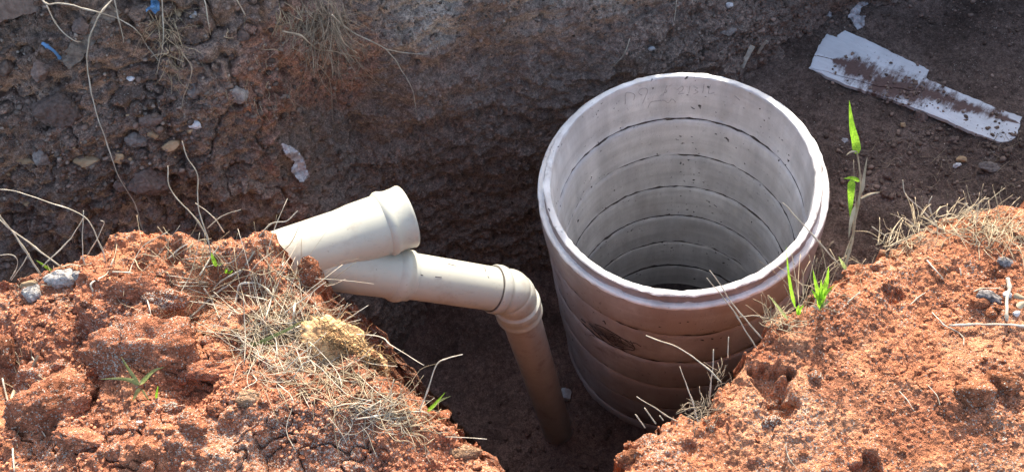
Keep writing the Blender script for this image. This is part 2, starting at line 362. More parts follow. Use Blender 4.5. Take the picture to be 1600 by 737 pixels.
# ------------------------------------------------------------------ terrain: the cut wall beyond the pit
ZS = np.array([-1.25, -.8, -.4, -.1, .15, .4, .65, .9])
ST = [(-2.9, .10, .12, .15, .20, .27, .40, .60, .85), (-1.3, .10, .13, .17, .22, .29, .42, .60, .85), (-1.14, .13, .16, .2, .25, .31, .43, .62, .88),
      (-1.05, .26, .32, .39, .44, .46, .50, .66, .92), (-.93, .36, .45, .53, .57, .585, .60, .74, 1.0), (-.72, .38, .48, .56, .60, .63, .72, .90, 1.15), (-.45, .38, .49, .57, .61, .68, .82, .95, 1.12),
      (-.05, .42, .50, .57, .61, .74, .87, .97, 1.08), (.14, .44, .51, .57, .63, .78, .92, 1.04, 1.2), (.36, .46, .53, .58, .70, .86, 1.02, 1.35, 1.8), (.6, .5, .56, .63, .78, .93, 1.07, 1.4, 1.8), (.82, .6, .66, .76, .88, .98, 1.08, 1.22, 1.5),
      (1.1, .6, .66, .77, .88, .97, 1.05, 1.15, 1.4), (2.7, .58, .62, .72, .85, .93, 1.0, 1.12, 1.35)]
SX = np.array([s[0] for s in ST]); SY = np.array([s[1:] for s in ST])
def wall_y(x, z):
    c = np.stack([np.interp(x, SX, SY[:, k]) for k in range(len(ZS))], 1); i = np.clip(np.searchsorted(ZS, z)-1, 0, len(ZS)-2)
    t = (z-ZS[i])/(ZS[i+1]-ZS[i]); n = np.arange(len(x)); return c[n, i]*(1-t)+c[n, i+1]*t
us = np.concatenate([np.arange(-2.9, -2.2, .02), np.arange(-2.2, -1.2, .0036), np.arange(-1.2, -.85, .0028), np.arange(-.85, .6, .0036), np.arange(.6, 1.75, .006), np.arange(1.75, 2.75, .02)])
vs = np.concatenate([np.arange(-1.25, -.95, .02), np.arange(-.95, .7, .0036), np.arange(.7, .92, .012)])
X, Z = np.meshgrid(us, vs); x, z = X.ravel(), Z.ravel()
y = (wall_y(x, z)+wall_y(x-.03, z)+wall_y(x+.03, z)+wall_y(x, z-.04)+wall_y(x, z+.04))/5
Q = np.column_stack([x, y, z])
def grid_normals(Q, nu, nv):
    G = Q.reshape(nv, nu, 3); n = np.cross(np.gradient(G, axis=1), np.gradient(G, axis=0)).reshape(-1, 3); return n/(np.linalg.norm(n, axis=1)[:, None]+1e-12)
Nn = grid_normals(Q, len(us), len(vs)); Nn *= np.sign(-Nn[:, 1:2]+.0001)
bulge = sstep(-1.02, -1.2, x)*sstep(-.6, -.2, z)+sstep(-.55, -.75, x)*sstep(.2, .45, z); bulge = np.clip(bulge, 0, 1)
Qs = Q*np.array([1, 1, 1.35]); uv = np.column_stack([x*1.0+.25*z, np.hypot(z, y-.5)*np.sign(z)+z*.2])
n1 = fbm(Qs, .32, 4, 501); n2 = fbm(Qs, .1, 4, 510); rid = 1-np.abs(fbm(Q*np.array([1, 1, 1.8])+.3*x[:, None], .16, 4, 520))*1.6
streak = fbm(np.column_stack([uv[:, 0]*.35+uv[:, 1]*.2, uv[:, 1]*1.3]), .045, 3, 530)
d = .030*n1+.020*n2+.013*np.abs(fbm(Qs, .05, 4, 515))+.006*np.abs(fbm(Qs, .022, 3, 516))+(.004+.005*bulge)*crumb(uv+.004*np.stack([n2, rid], 1), .017, 517, .55)+.012*np.clip(rid, 0, 1)*(.4+bulge)+.014*streak*(1-.6*bulge)+(1-bulge)*sstep(.2, .0, z)*sstep(-1.15, -.95, x)*(.011*np.abs(np.sin((x*.55+z*.9+.03*n2+.02*n1)*math.pi/.085))**.6+.012*np.abs(fbm(Qs, .04, 4, 518))+.006*crumb(uv+.004*np.stack([n2, rid], 1), .012, 519, .5))+bulge*(.045*np.maximum(0, fbm(Q, .08, 4, 540))+.016*crumb(uv+.02*np.stack([n2, rid], 1), .05, 541, .5)+.010*crumb(uv+.006*np.stack([rid, n2], 1), .024, 542, .6)-.03*np.clip(1-np.abs(fbm(Qs, .11, 3, 545))/.12, 0, 1))
slope = np.clip(Nn[:, 2], 0, 1); loose = sstep(-.1, .2, z)*sstep(-.9, -.6, x)*sstep(.2, .5, slope)*(1-bulge*.5)
d += (.4+loose)*.007*crumb(uv, .014, 543, .6)+.004*fbm(Q, .018, 2, 550)
for k, (cx_, w_) in enumerate(((-1.34, .02), (-1.02, .012), (-.80, .02), (-.16, .008))):       # clefts in the bulge
    d -= .05*np.exp(-((x-cx_-.05*fbm(Q, .12, 2, 560+k))/w_)**2)*sstep(.0, .25, z)*(bulge if k < 3 else 1)*.6
Q = Q+Nn*d[:, None]
me = mesh_np('pit_wall', Q, grid_faces(len(us), len(vs)))
c = np.array([.205, .150, .120])+np.zeros((len(x), 1)); t = fbm(Qs, .2, 4, 601)
c = c*(1+.25*t)[:, None]
red = sstep(.1, .55, .6*fbm(Q, .22, 4, 610)-.5*(x < -1.3)+1.3*np.exp(-(((x+1.04)/.2)**2+((z-.33)/.2)**2))+.9*np.exp(-(((x+.87)/.2)**2+((z-.35)/.2)**2))-.35-.5*(x > -.5)); c = c+(np.array([.27, .125, .08])-c)*(.55*red)[:, None]
low = sstep(.12, -.05, z)*sstep(-1.2, -1.0, x); c = c+(np.array([.235, .182, .15])-c)*(.75*low)[:, None]  # recess colour raised to lift its shade, standing in for haze
warm = sstep(.15, .4, z)*sstep(-1.0, -.8, x)*(1-sstep(.0, .3, x)); c = c+(np.array([.27, .21, .172])-c)*(.8*warm)[:, None]
gry = loose*sstep(-.08, .08, z)*sstep(-.5, .3, fbm(Q, .2, 3, 620)+.3); c = c+(np.array([.40, .35, .295])-c)*(.9*gry)[:, None]  # dry grey dust, painted lighter to stand in for sky light on the slope
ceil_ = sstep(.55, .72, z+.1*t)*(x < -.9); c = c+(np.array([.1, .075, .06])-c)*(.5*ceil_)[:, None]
lay = np.exp(-((z-.38-.06*fbm(Q, .3, 2, 640))/.07)**2)*(x < -1.05)
pale = .003+.035*loose+.03*lay+.02*sstep(.2, .6, fbm(Q, .1, 3, 650))*bulge
c = np.clip(c*np.array([1.34, 1.31, 1.28]), 0, .48)
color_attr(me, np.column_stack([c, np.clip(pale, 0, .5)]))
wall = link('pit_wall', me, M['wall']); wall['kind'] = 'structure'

# ------------------------------------------------------------------ terrain: pit floor, shelf, ground beyond
def floor_sheet(name, x0, x1, y0, y1, st, zf, seed, tint):
    xs = np.arange(x0, x1, st); ys = np.arange(y0, y1, st); X, Y = np.meshgrid(xs, ys); P = np.stack([X.ravel(), Y.ravel()], 1)
    z = zf(P); Fq = grid_faces(len(xs), len(ys)); Fq = Fq[(np.hypot(P[:, 0], P[:, 1])[Fq] > .40).all(1)]      # the shaft stands in a hole of the sheet
    me = mesh_np(name, np.column_stack([P, z]), Fq); color_attr(me, tint(P))
    o = link(name, me, M['wall']); o['kind'] = 'structure'; return o
def shelf_z(P):
    return -.38+.02*fbm(P, .3, 3, 701)+.007*fbm(P, .06, 3, 702)+.006*crumb(P, .02, 703, .35)+.004*crumb(P, .011, 704, .5)+.03*sstep(.6, .85, P[:, 1])
def pit_z(P):
    return np.where(P[:, 0] > .45, -.5, -1.0+(.56)*sstep(.02, .4, P[:, 0]))+.03*fbm(P, .25, 3, 711)+.012*fbm(P, .06, 3, 712)+.012*crumb(P, .04, 713, .4)+.10*sstep(-.95, -1.4, P[:, 0])
def shelf_t(P):
    c = np.array([.165, .118, .095])*(1+.3*fbm(P, .15, 4, 720))[:, None]; return np.column_stack([c, .002+.03*sstep(.2, .7, fbm(P, .12, 3, 721))*sstep(.9, 1.3, P[:, 0]+.0)])
def pit_t(P):
    c = np.array([.24, .152, .118])*(1+.3*fbm(P, .15, 4, 730))[:, None]; return np.column_stack([c, .0015+0*P[:, 0]])
shelf = floor_sheet('shelf_floor', .12, 1.85, -.42, .96, .0036, shelf_z, 1, shelf_t)
pit = floor_sheet('pit_floor', -2.9, 2.7, -1.4, .72, .011, pit_z, 2, pit_t)
def quad_grid(x0, x1, y0, y1, n):
    xs = np.linspace(x0, x1, n); ys = np.linspace(y0, y1, n); X, Y = np.meshgrid(xs, ys); P = np.stack([X.ravel(), Y.ravel()], 1)
    return np.column_stack([P, .41+.02*fbm(P, 1.5, 3, 740)]), grid_faces(n, n)
A = Acc()
for q in ((-80, 80, -80, -1.03, 40), (-80, -2.85, -1.03, 1.3, 12), (-2.85, -1.83, -1.03, -.25, 8), (.83, 2.65, -1.03, -.55, 8), (2.65, 80, -1.03, 1.3, 12), (-80, 80, 1.3, 80, 40)):
    V, F = quad_grid(*q); A.add(V, [list(map(int, f)) for f in F])
gm = mesh_pd('ground', np.concatenate(A.V), A.F); color_attr(gm, np.tile(np.array([.26, .11, .06, .1]), (A.n, 1))); g = link('ground', gm, M['soil']); g['kind'] = 'structure'
bpy.context.view_layer.update()

SURF = [bankL, bankR, wall, shelf, pit]
def hit(px, py, only=None):
    """first terrain surface seen at photo pixel (px, py): point, normal, depth"""
    d = Vector(ray(px, py)); o = Vector(CAM); best = None
    for s in (only or SURF):
        ok, loc, nor, _ = s.ray_cast(o, d.normalized())
        if ok:
            D = (loc-o).dot(Vector(FW))
            if best is None or D < best[2]: best = (np.array(loc), np.array(nor), D)
    if best is None:
        p = atz(px, py, .6); best = (p, np.array([0, 0, 1.0]), float((p-CAM)@FW))
    return best

# ------------------------------------------------------------------ manhole shaft of concrete rings
shaft = tag(empty('manhole_shaft', (0, 0, 0)), 'round manhole shaft of stacked concrete rings standing open in the pit', 'manhole')
RI, RL, LIP, H = .3755, .397, .028, .1985
def ring_mesh(zt, zb, seed, top=False):
    dr = (random.random()-.5)*.007; c = .003
    if top: prof = [(RI+.003, LIP), (RL-.004, LIP), (RL-.001, LIP-.003), (RL, LIP-.007), (RL+.0015, .003), (RL+.004, -.002), (RL+.006, -.002), (R-.009, .001), (R-.004, 0), (R-.001, -.003), (R, -.008)]
    else: prof = [(RI+dr+.006, zt), (R+dr-.011, zt), (R+dr-.005, zt-.003), (R+dr-.0015, zt-.010), (R+dr, zt-.022)]
    nz = 9; zt2 = prof[-1][1]
    prof += [(R+(0 if top else dr)+.0022*math.sin(math.pi*k/nz), zt2+(zb+.009-zt2)*k/nz) for k in range(1, nz+1)]+[(R+dr-.0035, zb+.003), (R+dr-.010, zb), (RI+dr+.007, zb), (RI+dr+.002, zb+.003)]
    a = zb+.008; b = (LIP if top else zt)-.006; prof += [(RI+(0 if top else dr)+(.0030 if k < 4 else .0012 if k == 4 else 0), a+(b-a)*k/9) for k in range(10)]
    if top: prof += [(RI, LIP-.004)]
    ns = 160; th = np.arange(ns)*2*math.pi/ns; V = np.array([(r*math.cos(t), r*math.sin(t), zz) for r, zz in prof for t in th]); n = len(prof)
    r_ = np.hypot(V[:, 0], V[:, 1]); q = V*np.array([1, 1, 1])
    edge = np.zeros(len(V)); bits = [k for k, (rr, zz) in enumerate(prof) if zz > zt2-.002 or zz < zb+.01 or (top and zz > LIP-.01)]
    for k in bits: edge[k*ns:(k+1)*ns] = 1
    nn = fbm(q, .06, 3, seed)*.0006+edge*(np.minimum(0, fbm(q, .011, 3, seed+4)+.25)*.006)
    nn = np.where(r_ < (RI+R)/2, -nn, nn); V[:, :2] *= (1+nn/r_)[:, None]; V[:, 2] += edge*fbm(q, .02, 2, seed+9)*.0012
    F = [[k*ns+(j+1) % ns, k*ns+j, ((k+1) % n)*ns+j, ((k+1) % n)*ns+(j+1) % ns] for k in range(n) for j in range(ns)]
    me = mesh_pd('concrete_ring', V, F); mi = []
    for k in range(n):
        r1, z1 = prof[k]; r2, z2 = prof[(k+1) % n]; rm = (r1+r2)/2; zm = (z1+z2)/2
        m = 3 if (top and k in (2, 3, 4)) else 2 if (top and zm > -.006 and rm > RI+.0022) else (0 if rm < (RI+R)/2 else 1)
        mi += [m]*ns
    return me, mi
rings = []
for k in range(7):
    zt = 0 if k == 0 else -.1747-(k-1)*H-.006; zb = -.1747-k*H
    me, mi = ring_mesh(zt, zb, 800+k*31, k == 0)
    o = link('concrete_ring', me, [M['conc_in'], M['conc_out'], M['conc_rim'], M['conc_lip']], shaft); me.polygons.foreach_set('material_index', np.array(mi, np.int32)); rings.append(o)
    me.set_sharp_from_angle(angle=math.radians(50))
    o.rotation_euler.z = k*.7 if k > 1 else 0
    if k: o.location = ((random.random()-.5)*.004, (random.random()-.5)*.004, 0)
rings[0]['label'] = 'topmost ring with a stepped pale rim'
# seams: dark mortar set back between the rings
A = Acc()
for k in range(6):
    zb = -.1747-k*H; V, F = lathe((0, 0, 0), (0, 0, 1), [(zb-.009, RI+.003), (zb-.009, R-.006), (zb+.002, R-.006), (zb+.002, RI+.003)], 160, True)
    rr = np.hypot(V[:, 0], V[:, 1]); jit = fbm(V, .05, 4, 870+k); V[:, :2] *= (1+np.where(rr < .4, -1, 1)*(.0030*jit)/rr)[:, None]; V[:, 2] += .0018*fbm(V, .04, 3, 880+k); A.add(V, F)
tag(A.build('ring_seam', M['seam'], shaft), kind='stuff')
# floor inside the shaft
V, F = lathe((0, 0, -1.36), (0, 0, 1), [(0, .001), (.01, .15), (.0, .3), (.02, .38)], 48); A = Acc(); A.add(V, F); A.build('shaft_floor', M['smudge'], shaft)
# pencilled marks on the inside of the two top rings, built as thin strokes lying on the concrete
def cyl(a, z, r): return np.array([r*math.sin(a), r*math.cos(a), z])
def inside_at(px, py, r=RI-.0012):
    d = ray(px, py); A2 = d[0]**2+d[1]**2; B2 = CAM[0]*d[0]+CAM[1]*d[1]; C2 = CAM[0]**2+CAM[1]**2-r*r
    t = (-B2+math.sqrt(max(0, B2*B2-A2*C2)))/A2; return CAM+d*t
def outside_at(px, py, r=R+.0012):
    d = ray(px, py); A2 = d[0]**2+d[1]**2; B2 = CAM[0]*d[0]+CAM[1]*d[1]; C2 = CAM[0]**2+CAM[1]**2-r*r
    t = (-B2-math.sqrt(max(0, B2*B2-A2*C2)))/A2; return CAM+d*t
def stroke(A, pts, w, fn): 
    P = catmull([fn(*p) for p in pts], 4); V, F = sweep(P, np.full(len(P), w), 4); A.add(V, F)
A = Acc()
for s in [[(977, 163), (978, 146), (988, 146), (992, 150), (990, 157)], [(1003, 149), (998, 146), (1000, 140), (1008, 138), (1012, 142), (1008, 152), (1004, 162)], [(1042, 134), (1036, 150)], [(1058, 141), (1066, 135), (1067, 140), (1060, 147), (1069, 146)], [(1078, 135), (1076, 146)],
          [(1084, 136), (1090, 138), (1086, 141), (1091, 144), (1084, 147)], [(1100, 132), (1098, 145)], [(1110, 133), (1107, 146), (1116, 145)], [(1012, 170), (1017, 160), (1028, 158), (1037, 157), (1044, 161), (1050, 155), (1056, 160)], [(1148, 150), (1156, 157)]]: stroke(A, s, .00075, inside_at)
for s in [[(1046, 212), (1049, 196), (1056, 194), (1060, 199), (1052, 205)], [(1066, 204), (1072, 203)], [(1066, 208), (1073, 207)], [(1096, 196), (1093, 212)], [(1108, 197), (1106, 214)], [(1118, 199), (1115, 216)], [(1128, 202), (1127, 218)], [(1140, 205), (1137, 222)], [(1146, 222), (1152, 215), (1157, 219), (1152, 227), (1161, 229)], [(1176, 232), (1180, 240), (1186, 237)]]: stroke(A, s, .00075, inside_at)
tag(A.build('pencil_marking', M['mark'], rings[0]), kind='stuff')
A = Acc()
for s in [[(945, 520), (950, 530), (957, 524), (962, 533), (968, 527), (972, 536)], [(925, 512), (935, 522), (948, 535), (965, 543), (985, 546)], [(930, 506), (945, 512), (962, 522), (975, 530), (990, 541)], [(985, 532), (992, 545), (986, 547)], [(938, 517), (956, 536), (975, 543)], [(920, 505), (926, 511)], [(955, 518), (966, 524)], [(908, 498), (915, 504)]]: stroke(A, s, .0014, outside_at)
rs = random.Random(4)
for k in range(16):
    x_, y_ = rs.gauss(948, 26), rs.gauss(524, 8); y_ += (x_-948)*.42; l_ = rs.uniform(4, 16)
    stroke(A, [(x_, y_), (x_+l_*.5, y_+l_*.2+rs.gauss(0, 1)), (x_+l_, y_+l_*.45+rs.gauss(0, 1))], rs.uniform(.0008, .0017), outside_at)
tag(A.build('scrawled_mark', M['smudge'], rings[1]), kind='stuff')

# ------------------------------------------------------------------ drain pipe: wye, sloping pipe, elbow, downpipe
drain = tag(empty('drain_pipe', (-.55, -.27, -1.0)), 'cream plastic drain pipe with an open branch, bending down beside the manhole', 'pipe')
def part(name, prof, a0, d, mat, parent, ns=72, closed=False):
    V, F = lathe(a0, d, prof, ns, closed); A = Acc(); A.add(V, F); o = A.build(name, mat, parent); o.data.set_sharp_from_angle(angle=math.radians(40)); return o
M0 = atd(418, 414, 1.90); MD = atd(626, 341, 2.02)-M0; LM = np.linalg.norm(MD); MD /= LM; M0 = M0+MD*(LM-.338)
wye = part('wye_fitting', [(.022, 0.0616), (.022, 0.0678), (.026, 0.0689), (.19, 0.0684), (.205, 0.0695), (.225, 0.0718), (.286, 0.0729)], M0, MD, M['pvc'], drain)
part('open_socket', [(.286, .0729), (.289, .0758), (.294, .0788), (.301, .0792), (.307, .0768), (.312, .0752), (.322, .0742), (.336, .0750), (.346, .0765), (.350, .0775), (.353, .0762), (.346, 0.0701), (.30, 0.0678), (.22, 0.0655), (.21, 0.0605), (.03, 0.0605)], M0, MD, M['pvc'], wye)
part('inlet_pipe', [(-.06, 0.0520), (-.06, 0.0605), (.06, 0.0605), (.06, 0.0520)], M0, MD, M['pvc_grey'], drain, 64, True)
BE = np.array([-.558, -.272, .118]); _cp = atd(612, 424, 2.09); B0 = M0+MD*.045; B0 = B0+UP*.010+RT*.004; BD = BE-B0; LB = np.linalg.norm(BD); BD /= LB
tC = float((_cp-B0)@BD)
part('branch_barrel', [(.0, 0.0630), (tC-.09, 0.0635), (tC-.03, 0.0619), (tC-.024, 0.0625), (tC-.016, 0.0630)], B0, BD, M['pvc'], wye)
part('socket_collar', [(tC-.016, 0.0630), (tC-.008, 0.0677), (tC+.002, 0.0698), (tC+.012, 0.0683), (tC+.018, 0.0649), (tC+.024, 0.0632), (tC+.032, 0.0632), (tC+.034, 0.0604), (tC+.028, 0.0580)], B0, BD, M['pvc'], wye)
tE = LB-.062
part('sloping_pipe', [(tC-.02, 0.0578), (tE-.0, 0.0578), (tE+.03, 0.0575)], B0, BD, M['pvc'], drain)
part('gap_ring', [(tE-.001, 0.0572), (tE-.001, 0.0601), (tE+.003, 0.0609), (tE+.003, 0.0572)], B0, BD, M['socket_gap'], drain, 64, True)  # dark ring painted in for the shaded gap at the elbow socket
elbow = part('elbow_fitting', [(tE+.002, .0560), (tE+.002, .0630), (tE+.006, .0650), (tE+.020, .0655), (tE+.028, .0635), (tE+.033, .0580), (tE+.045, .0570)], B0, BD, M['pvc_elbow'], drain)
pts = []; rad = []
e0 = B0+BD*(tE+.038); cen = BE+np.array([.003, 0, .0]); e1 = BE+np.array([0.004, -.002, -.052])
for t in np.linspace(0, 1, 33):
    c1_, c2_ = e0+(cen-e0)*.92, e1+(cen-e1)*.92; pts.append((1-t)**3*e0+3*t*(1-t)**2*c1_+3*t*t*(1-t)*c2_+t**3*e1); rad.append(.0552+.0048*abs(math.sin(math.pi*(t*2.0+.0)))**.38)
V, F = sweep(pts, rad, 72, False); A = Acc(); A.add(V, F); A.build('elbow_bend', M['pvc_elbow'], elbow)
VX, VY = e1[0], e1[1]
part('lower_socket', [(.0, .0570), (.006, .0580), (.011, .0645), (.022, .0660), (.034, .0650), (.042, .0630), (.060, .0632), (.066, .0655), (.072, .0655), (.075, .063), (.074, .0556)], e1+np.array([0, 0, .004]), (0, 0, -1), M['pvc_elbow'], elbow)
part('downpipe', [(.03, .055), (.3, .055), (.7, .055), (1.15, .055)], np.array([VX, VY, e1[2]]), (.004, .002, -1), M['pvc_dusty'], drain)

bpy.context.view_layer.update()
_pipe = [o for o in bpy.data.objects if o.name.startswith('sloping_pipe')][0]; A = Acc()
def on_pipe(x_, y_):
    ok, loc, n_, _ = _pipe.ray_cast(Vector(CAM), Vector(ray(x_, y_)).normalized()); return np.array(loc) if ok else atd(x_, y_, 2.15)
for q in ([(755, 416), (758, 420), (759, 424)], [(762, 431), (764, 434)], [(680, 432), (690, 433)], [(655, 428), (661, 430)], [(700, 412), (712, 415)]): stroke(A, q, .0011, on_pipe)
tag(A.build('scuff_mark', M['smudge'], drain), kind='stuff')
# ------------------------------------------------------------------ broken board on the shelf
ZB = -.362
out = [(1265, 107), (1273, 86), (1283, 67), (1291, 55), (1307, 60), (1309, 56), (1320, 50), (1358, 66), (1400, 86), (1428, 98), (1452, 109), (1447, 123), (1480, 136), (1530, 155), (1560, 167), (1597, 181), (1594, 196), (1588, 213), (1578, 219), (1562, 221), (1540, 213), (1510, 202), (1480, 189), (1440, 174), (1404, 161), (1370, 149), (1333, 138), (1300, 124)]
board = tag(empty('broken_board', tuple(atz(1430, 140, ZB))), 'broken grey-white board smeared with brown mud, lying on the dark shelf', 'board')
def slab(name, px, zb, th, mat, parent, jit=.0012, n=6, fn=atz):
    P = []
    for i in range(len(px)):
        a, b = fn(*px[i], zb), fn(*px[(i+1) % len(px)], zb)
        for k in range(n): q_ = a+(b-a)*k/n; P.append(q_+np.array([random.gauss(0, jit), random.gauss(0, jit), .006*math.sin(q_[0]*9)+random.gauss(0, .0006)]))
    m = len(P); V = P+[p-np.array([0, 0, th]) for p in P]; F = [list(range(m))[::-1], list(range(m, 2*m))]+[[i, (i+1) % m, m+(i+1) % m, m+i] for i in range(m)]
    a = sum((P[i][0]*P[(i+1) % m][1]-P[(i+1) % m][0]*P[i][1]) for i in range(m))
    if a > 0: F = [f[::-1] for f in F]
    return link(name, mesh_pd(name, V, F), mat, parent, False)
ua = atz(1585, 200, ZB)-atz(1280, 85, ZB); ua /= np.linalg.norm(ua); va = np.array([-ua[1], ua[0], 0]); o0 = atz(1280, 85, ZB)
N = NT('mud_smeared_board', .8, .25); geo = N.n('ShaderNodeNewGeometry').outputs['Position']
def dot(v, off):
    x_ = N.n('ShaderNodeVectorMath', operation='DOT_PRODUCT'); N.l(geo, x_.inputs[0]); x_.inputs[1].default_value = tuple(v); return N.math('SUBTRACT', x_.outputs['Value'], off)
U, Vv = dot(ua, float(o0@ua)), dot(va, float(o0@va))
comb = N.n('ShaderNodeCombineXYZ'); N.l(U, comb.inputs[0]); N.l(Vv, comb.inputs[1]); uvv = comb.outputs[0]
def sv(a, b):
    x_ = N.n('ShaderNodeVectorMath', operation='MULTIPLY'); N.l(uvv, x_.inputs[0]); x_.inputs[1].default_value = (a, b, 1); return x_.outputs[0]
cv = N.n('ShaderNodeFloatCurve'); LBD = float(np.linalg.norm(atz(1585, 200, ZB)-o0)); N.l(N.math('DIVIDE', U, LBD), cv.inputs['Value'])
def setcurve(node, pts):
    c_ = node.mapping.curves[0]
    while len(c_.points) < len(pts): c_.points.new(.5, .5)
    for p_, q_ in zip(c_.points, pts): p_.location = q_
    node.mapping.update()
STAIN = [(1300, 95, 2), (1330, 105, 14), (1365, 125, 22), (1400, 138, 22), (1435, 145, 20), (1470, 152, 12), (1510, 166, 9), (1560, 180, 6), (1590, 190, 1)]
cp = [atz(a, b, ZB) for a, b, _ in STAIN]
setcurve(cv, [((float(p@ua)-float(o0@ua))/LBD, .5+(float(p@va)-float(o0@va))) for p in cp])
cw = N.n('ShaderNodeFloatCurve'); N.l(N.math('DIVIDE', U, LBD), cw.inputs['Value'])
setcurve(cw, [((float(p@ua)-float(o0@ua))/LBD, s[2]*.0024*1.9) for p, s in zip(cp, STAIN)])
dist = N.math('ABSOLUTE', N.math('SUBTRACT', Vv, N.math('SUBTRACT', cv.outputs[0], .5)))
cover = N.math('SUBTRACT', 1.0, N.math('DIVIDE', dist, N.math('MAXIMUM', cw.outputs[0], .002)))
streaks = N.noise(22, 5, .7, sv(2.0, .45)); blot = N.noise(11, 7, .72, uvv)
mud = N.ramp(N.math('ADD', N.math('MULTIPLY', cover, .42), N.math('ADD', N.math('MULTIPLY', streaks, .9), N.math('MULTIPLY', blot, 1.15))), 1.02, 1.36)
base = N.mix(N.ramp(N.noise(7, 5, .6, uvv), .3, .7), (.52, .525, .525), (.64, .645, .645))
base = N.scale(base, N.ramp(N.noise(20, 4, .7, sv(.4, 3)), .3, .7, .93, 1.04))
base = N.mix(N.math('MULTIPLY', N.ramp(N.noise(70, 3, .6, uvv), .66, .74), .7), base, (.16, .13, .12))
mudc = N.mix(N.noise(120, 3, .6, uvv), (.075, .045, .036), (.16, .10, .085))
M['board'] = N.done(N.mix(mud, base, mudc), N.bump(N.noise(60, 5, .6), .002, .5))
bsheet = slab('board_sheet', out, ZB, .013, M['board'], board)
blayer = slab('surface_layer', [(1267, 106), (1284, 68), (1292, 57), (1307, 62), (1321, 52), (1360, 68), (1428, 99), (1450, 110), (1445, 125), (1438, 146), (1410, 140), (1370, 136), (1320, 122)], ZB+.0028, .0045, M['board'], board, .0014)

# ------------------------------------------------------------------ stones and clods
def ico(sub):
    bm = bmesh.new(); bmesh.ops.create_icosphere(bm, subdivisions=sub, radius=1); bm.verts.ensure_lookup_table()
    V = np.array([v.co for v in bm.verts]); F = [[v.index for v in f.verts] for f in bm.faces]; bm.free(); return V, np.array(F)
ICO = {k: ico(k) for k in (1, 2, 3, 4, 5)}
def rock_shape(seed, sub=3, cuts=9, soft=.12):
    rs = np.random.RandomState(seed); V, F = ICO[sub]; V = V.copy()
    for _ in range(cuts+3):
        n = rs.normal(size=3); n /= np.linalg.norm(n); o = .5+.35*rs.rand(); k = V@n-o; V = V-np.clip(k, 0, None)[:, None]*n*.9
    return V*(1+soft*fbm(V+seed, .7, 3, seed)+.11*fbm(V+seed, .25, 3, seed+1)+.05*np.abs(fbm(V+seed, .1, 2, seed+2)))[:, None], F
def clod_shape(seed, sub=4):
    V, F = ICO[sub]; p = V+seed*3.7; V = V.copy(); rs = np.random.RandomState(seed)
    for _ in range(7):
        n = rs.normal(size=3); n /= np.linalg.norm(n); k = V@n-(.58+.35*rs.rand()); V = V-np.clip(k, 0, None)[:, None]*n*.8
    V = V*(1+.24*fbm(p, 1.1, 3, seed)+.12*fbm(p, .35, 4, seed+3)+.07*np.abs(fbm(p, .13, 3, seed+5))+.045*np.abs(fbm(p, .05, 2, seed+6))-.10*np.clip(1-np.abs(fbm(p, .6, 2, seed+9))/.12, 0, 1))[:, None]
    return V, F
def place(name, V, F, px, py, wpx, hpx, mat, sink=.3, depth_k=.8, rot=None, lift=0, base=None):
    """put a lump on the surface seen at (px, py): wpx, hpx are its size in photo pixels"""
    p, n, D = base or hit(px, py); s = D/FPX; w, h = wpx*s/2, hpx*s/2
    ang = rot if rot is not None else random.uniform(-.3, .3)
    ca, sa = math.cos(ang), math.sin(ang)
    X_, Y_ = RT*ca+UP*sa, UP*ca-RT*sa
    L = V[:, :1]*w*X_+V[:, 1:2]*h*Y_+V[:, 2:3]*(min(w, h)*depth_k)*(-FW)
    c = p+n*min(w, h)*(1-2*sink)*depth_k*.6+n*lift
    me = mesh_np(name, L, F); o = link(name, me, mat); o.location = c
    return o
def with_tint(o, base, pale, seed, patch=None):
    me = o.data; n = len(me.vertices); co = np.empty(n*3, np.float32); me.vertices.foreach_get('co', co); co = co.reshape(-1, 3).astype(float)+np.array(o.location)
    t = fbm(co, .05, 4, seed); c = np.asarray(base)*(1+.3*t)[:, None]; a = np.full(n, pale)
    if patch is not None: a = a+patch*sstep(.0, .6, fbm(co, .05, 3, seed+7)+.2)
    color_attr(me, np.column_stack([c, np.clip(a, 0, .8)])); return o
CL = [(228, 548, 175, 110, .34, .04, 'large red clod with a pale grey patch on its crown, left bank', .22),
      (84, 626, 120, 75, .3, .08, 'rounded orange clod below the large patched clod on the left bank', 0),
      (58, 592, 70, 52, .3, .12, 'grey-faced clod between the dry straw bundle and the large patched clod', .15),
      (8, 552, 60, 46, .3, .06, 'dark red clod cut by the left edge of the photo', 0),
      (325, 578, 88, 36, .35, .05, 'low flat red clod to the right of the seedling', 0),
      (338, 640, 34, 26, .25, .05, 'small round clod below the low flat clod', 0),
      (128, 690, 90, 40, .35, .08, 'low crumbly clod near the lower left corner', 0),
      (300, 668, 40, 30, .3, .1, 'crumbly clod beside the pale grit patch', 0),
      (265, 640, 46, 22, .3, .3, 'grey-brown clod in the hollow under the seedling', .2),
      (395, 625, 50, 26, .3, .06, 'red clod under the straw tangle', 0),
      (480, 420, 32, 46, .35, .05, 'upright dark clod covering the low side of the pipe end', 0),
      (218, 452, 120, 50, .4, .05, 'flat-topped orange clod in the middle of the left bank', 0),
      (265, 470, 70, 34, .4, .25, 'grey-speckled dark clod beside the flat-topped clod', .25),
      (730, 708, 60, 26, .4, .02, 'tan clod at the lower tip of the left bank', 0),
      (1525, 615, 60, 44, .4, .08, 'brown crumbly clod at the right of the right bank', 0),
      (1568, 598, 54, 40, .4, .06, 'rusty clod just above the brown crumbly clod', 0),
      (1340, 425, 44, 26, .4, .05, 'reddish clod behind the green shoot', 0),
      (1205, 660, 34, 22, .4, .2, 'small grey-speckled clod near the dark hole in the right bank', .2),
      (1530, 475, 36, 22, .3, .02, 'round rust-red clod beside the rotten wood', 0),
      (985, 712, 40, 28, .4, .05, 'dark red clod at the lower tip of the right bank', 0)]
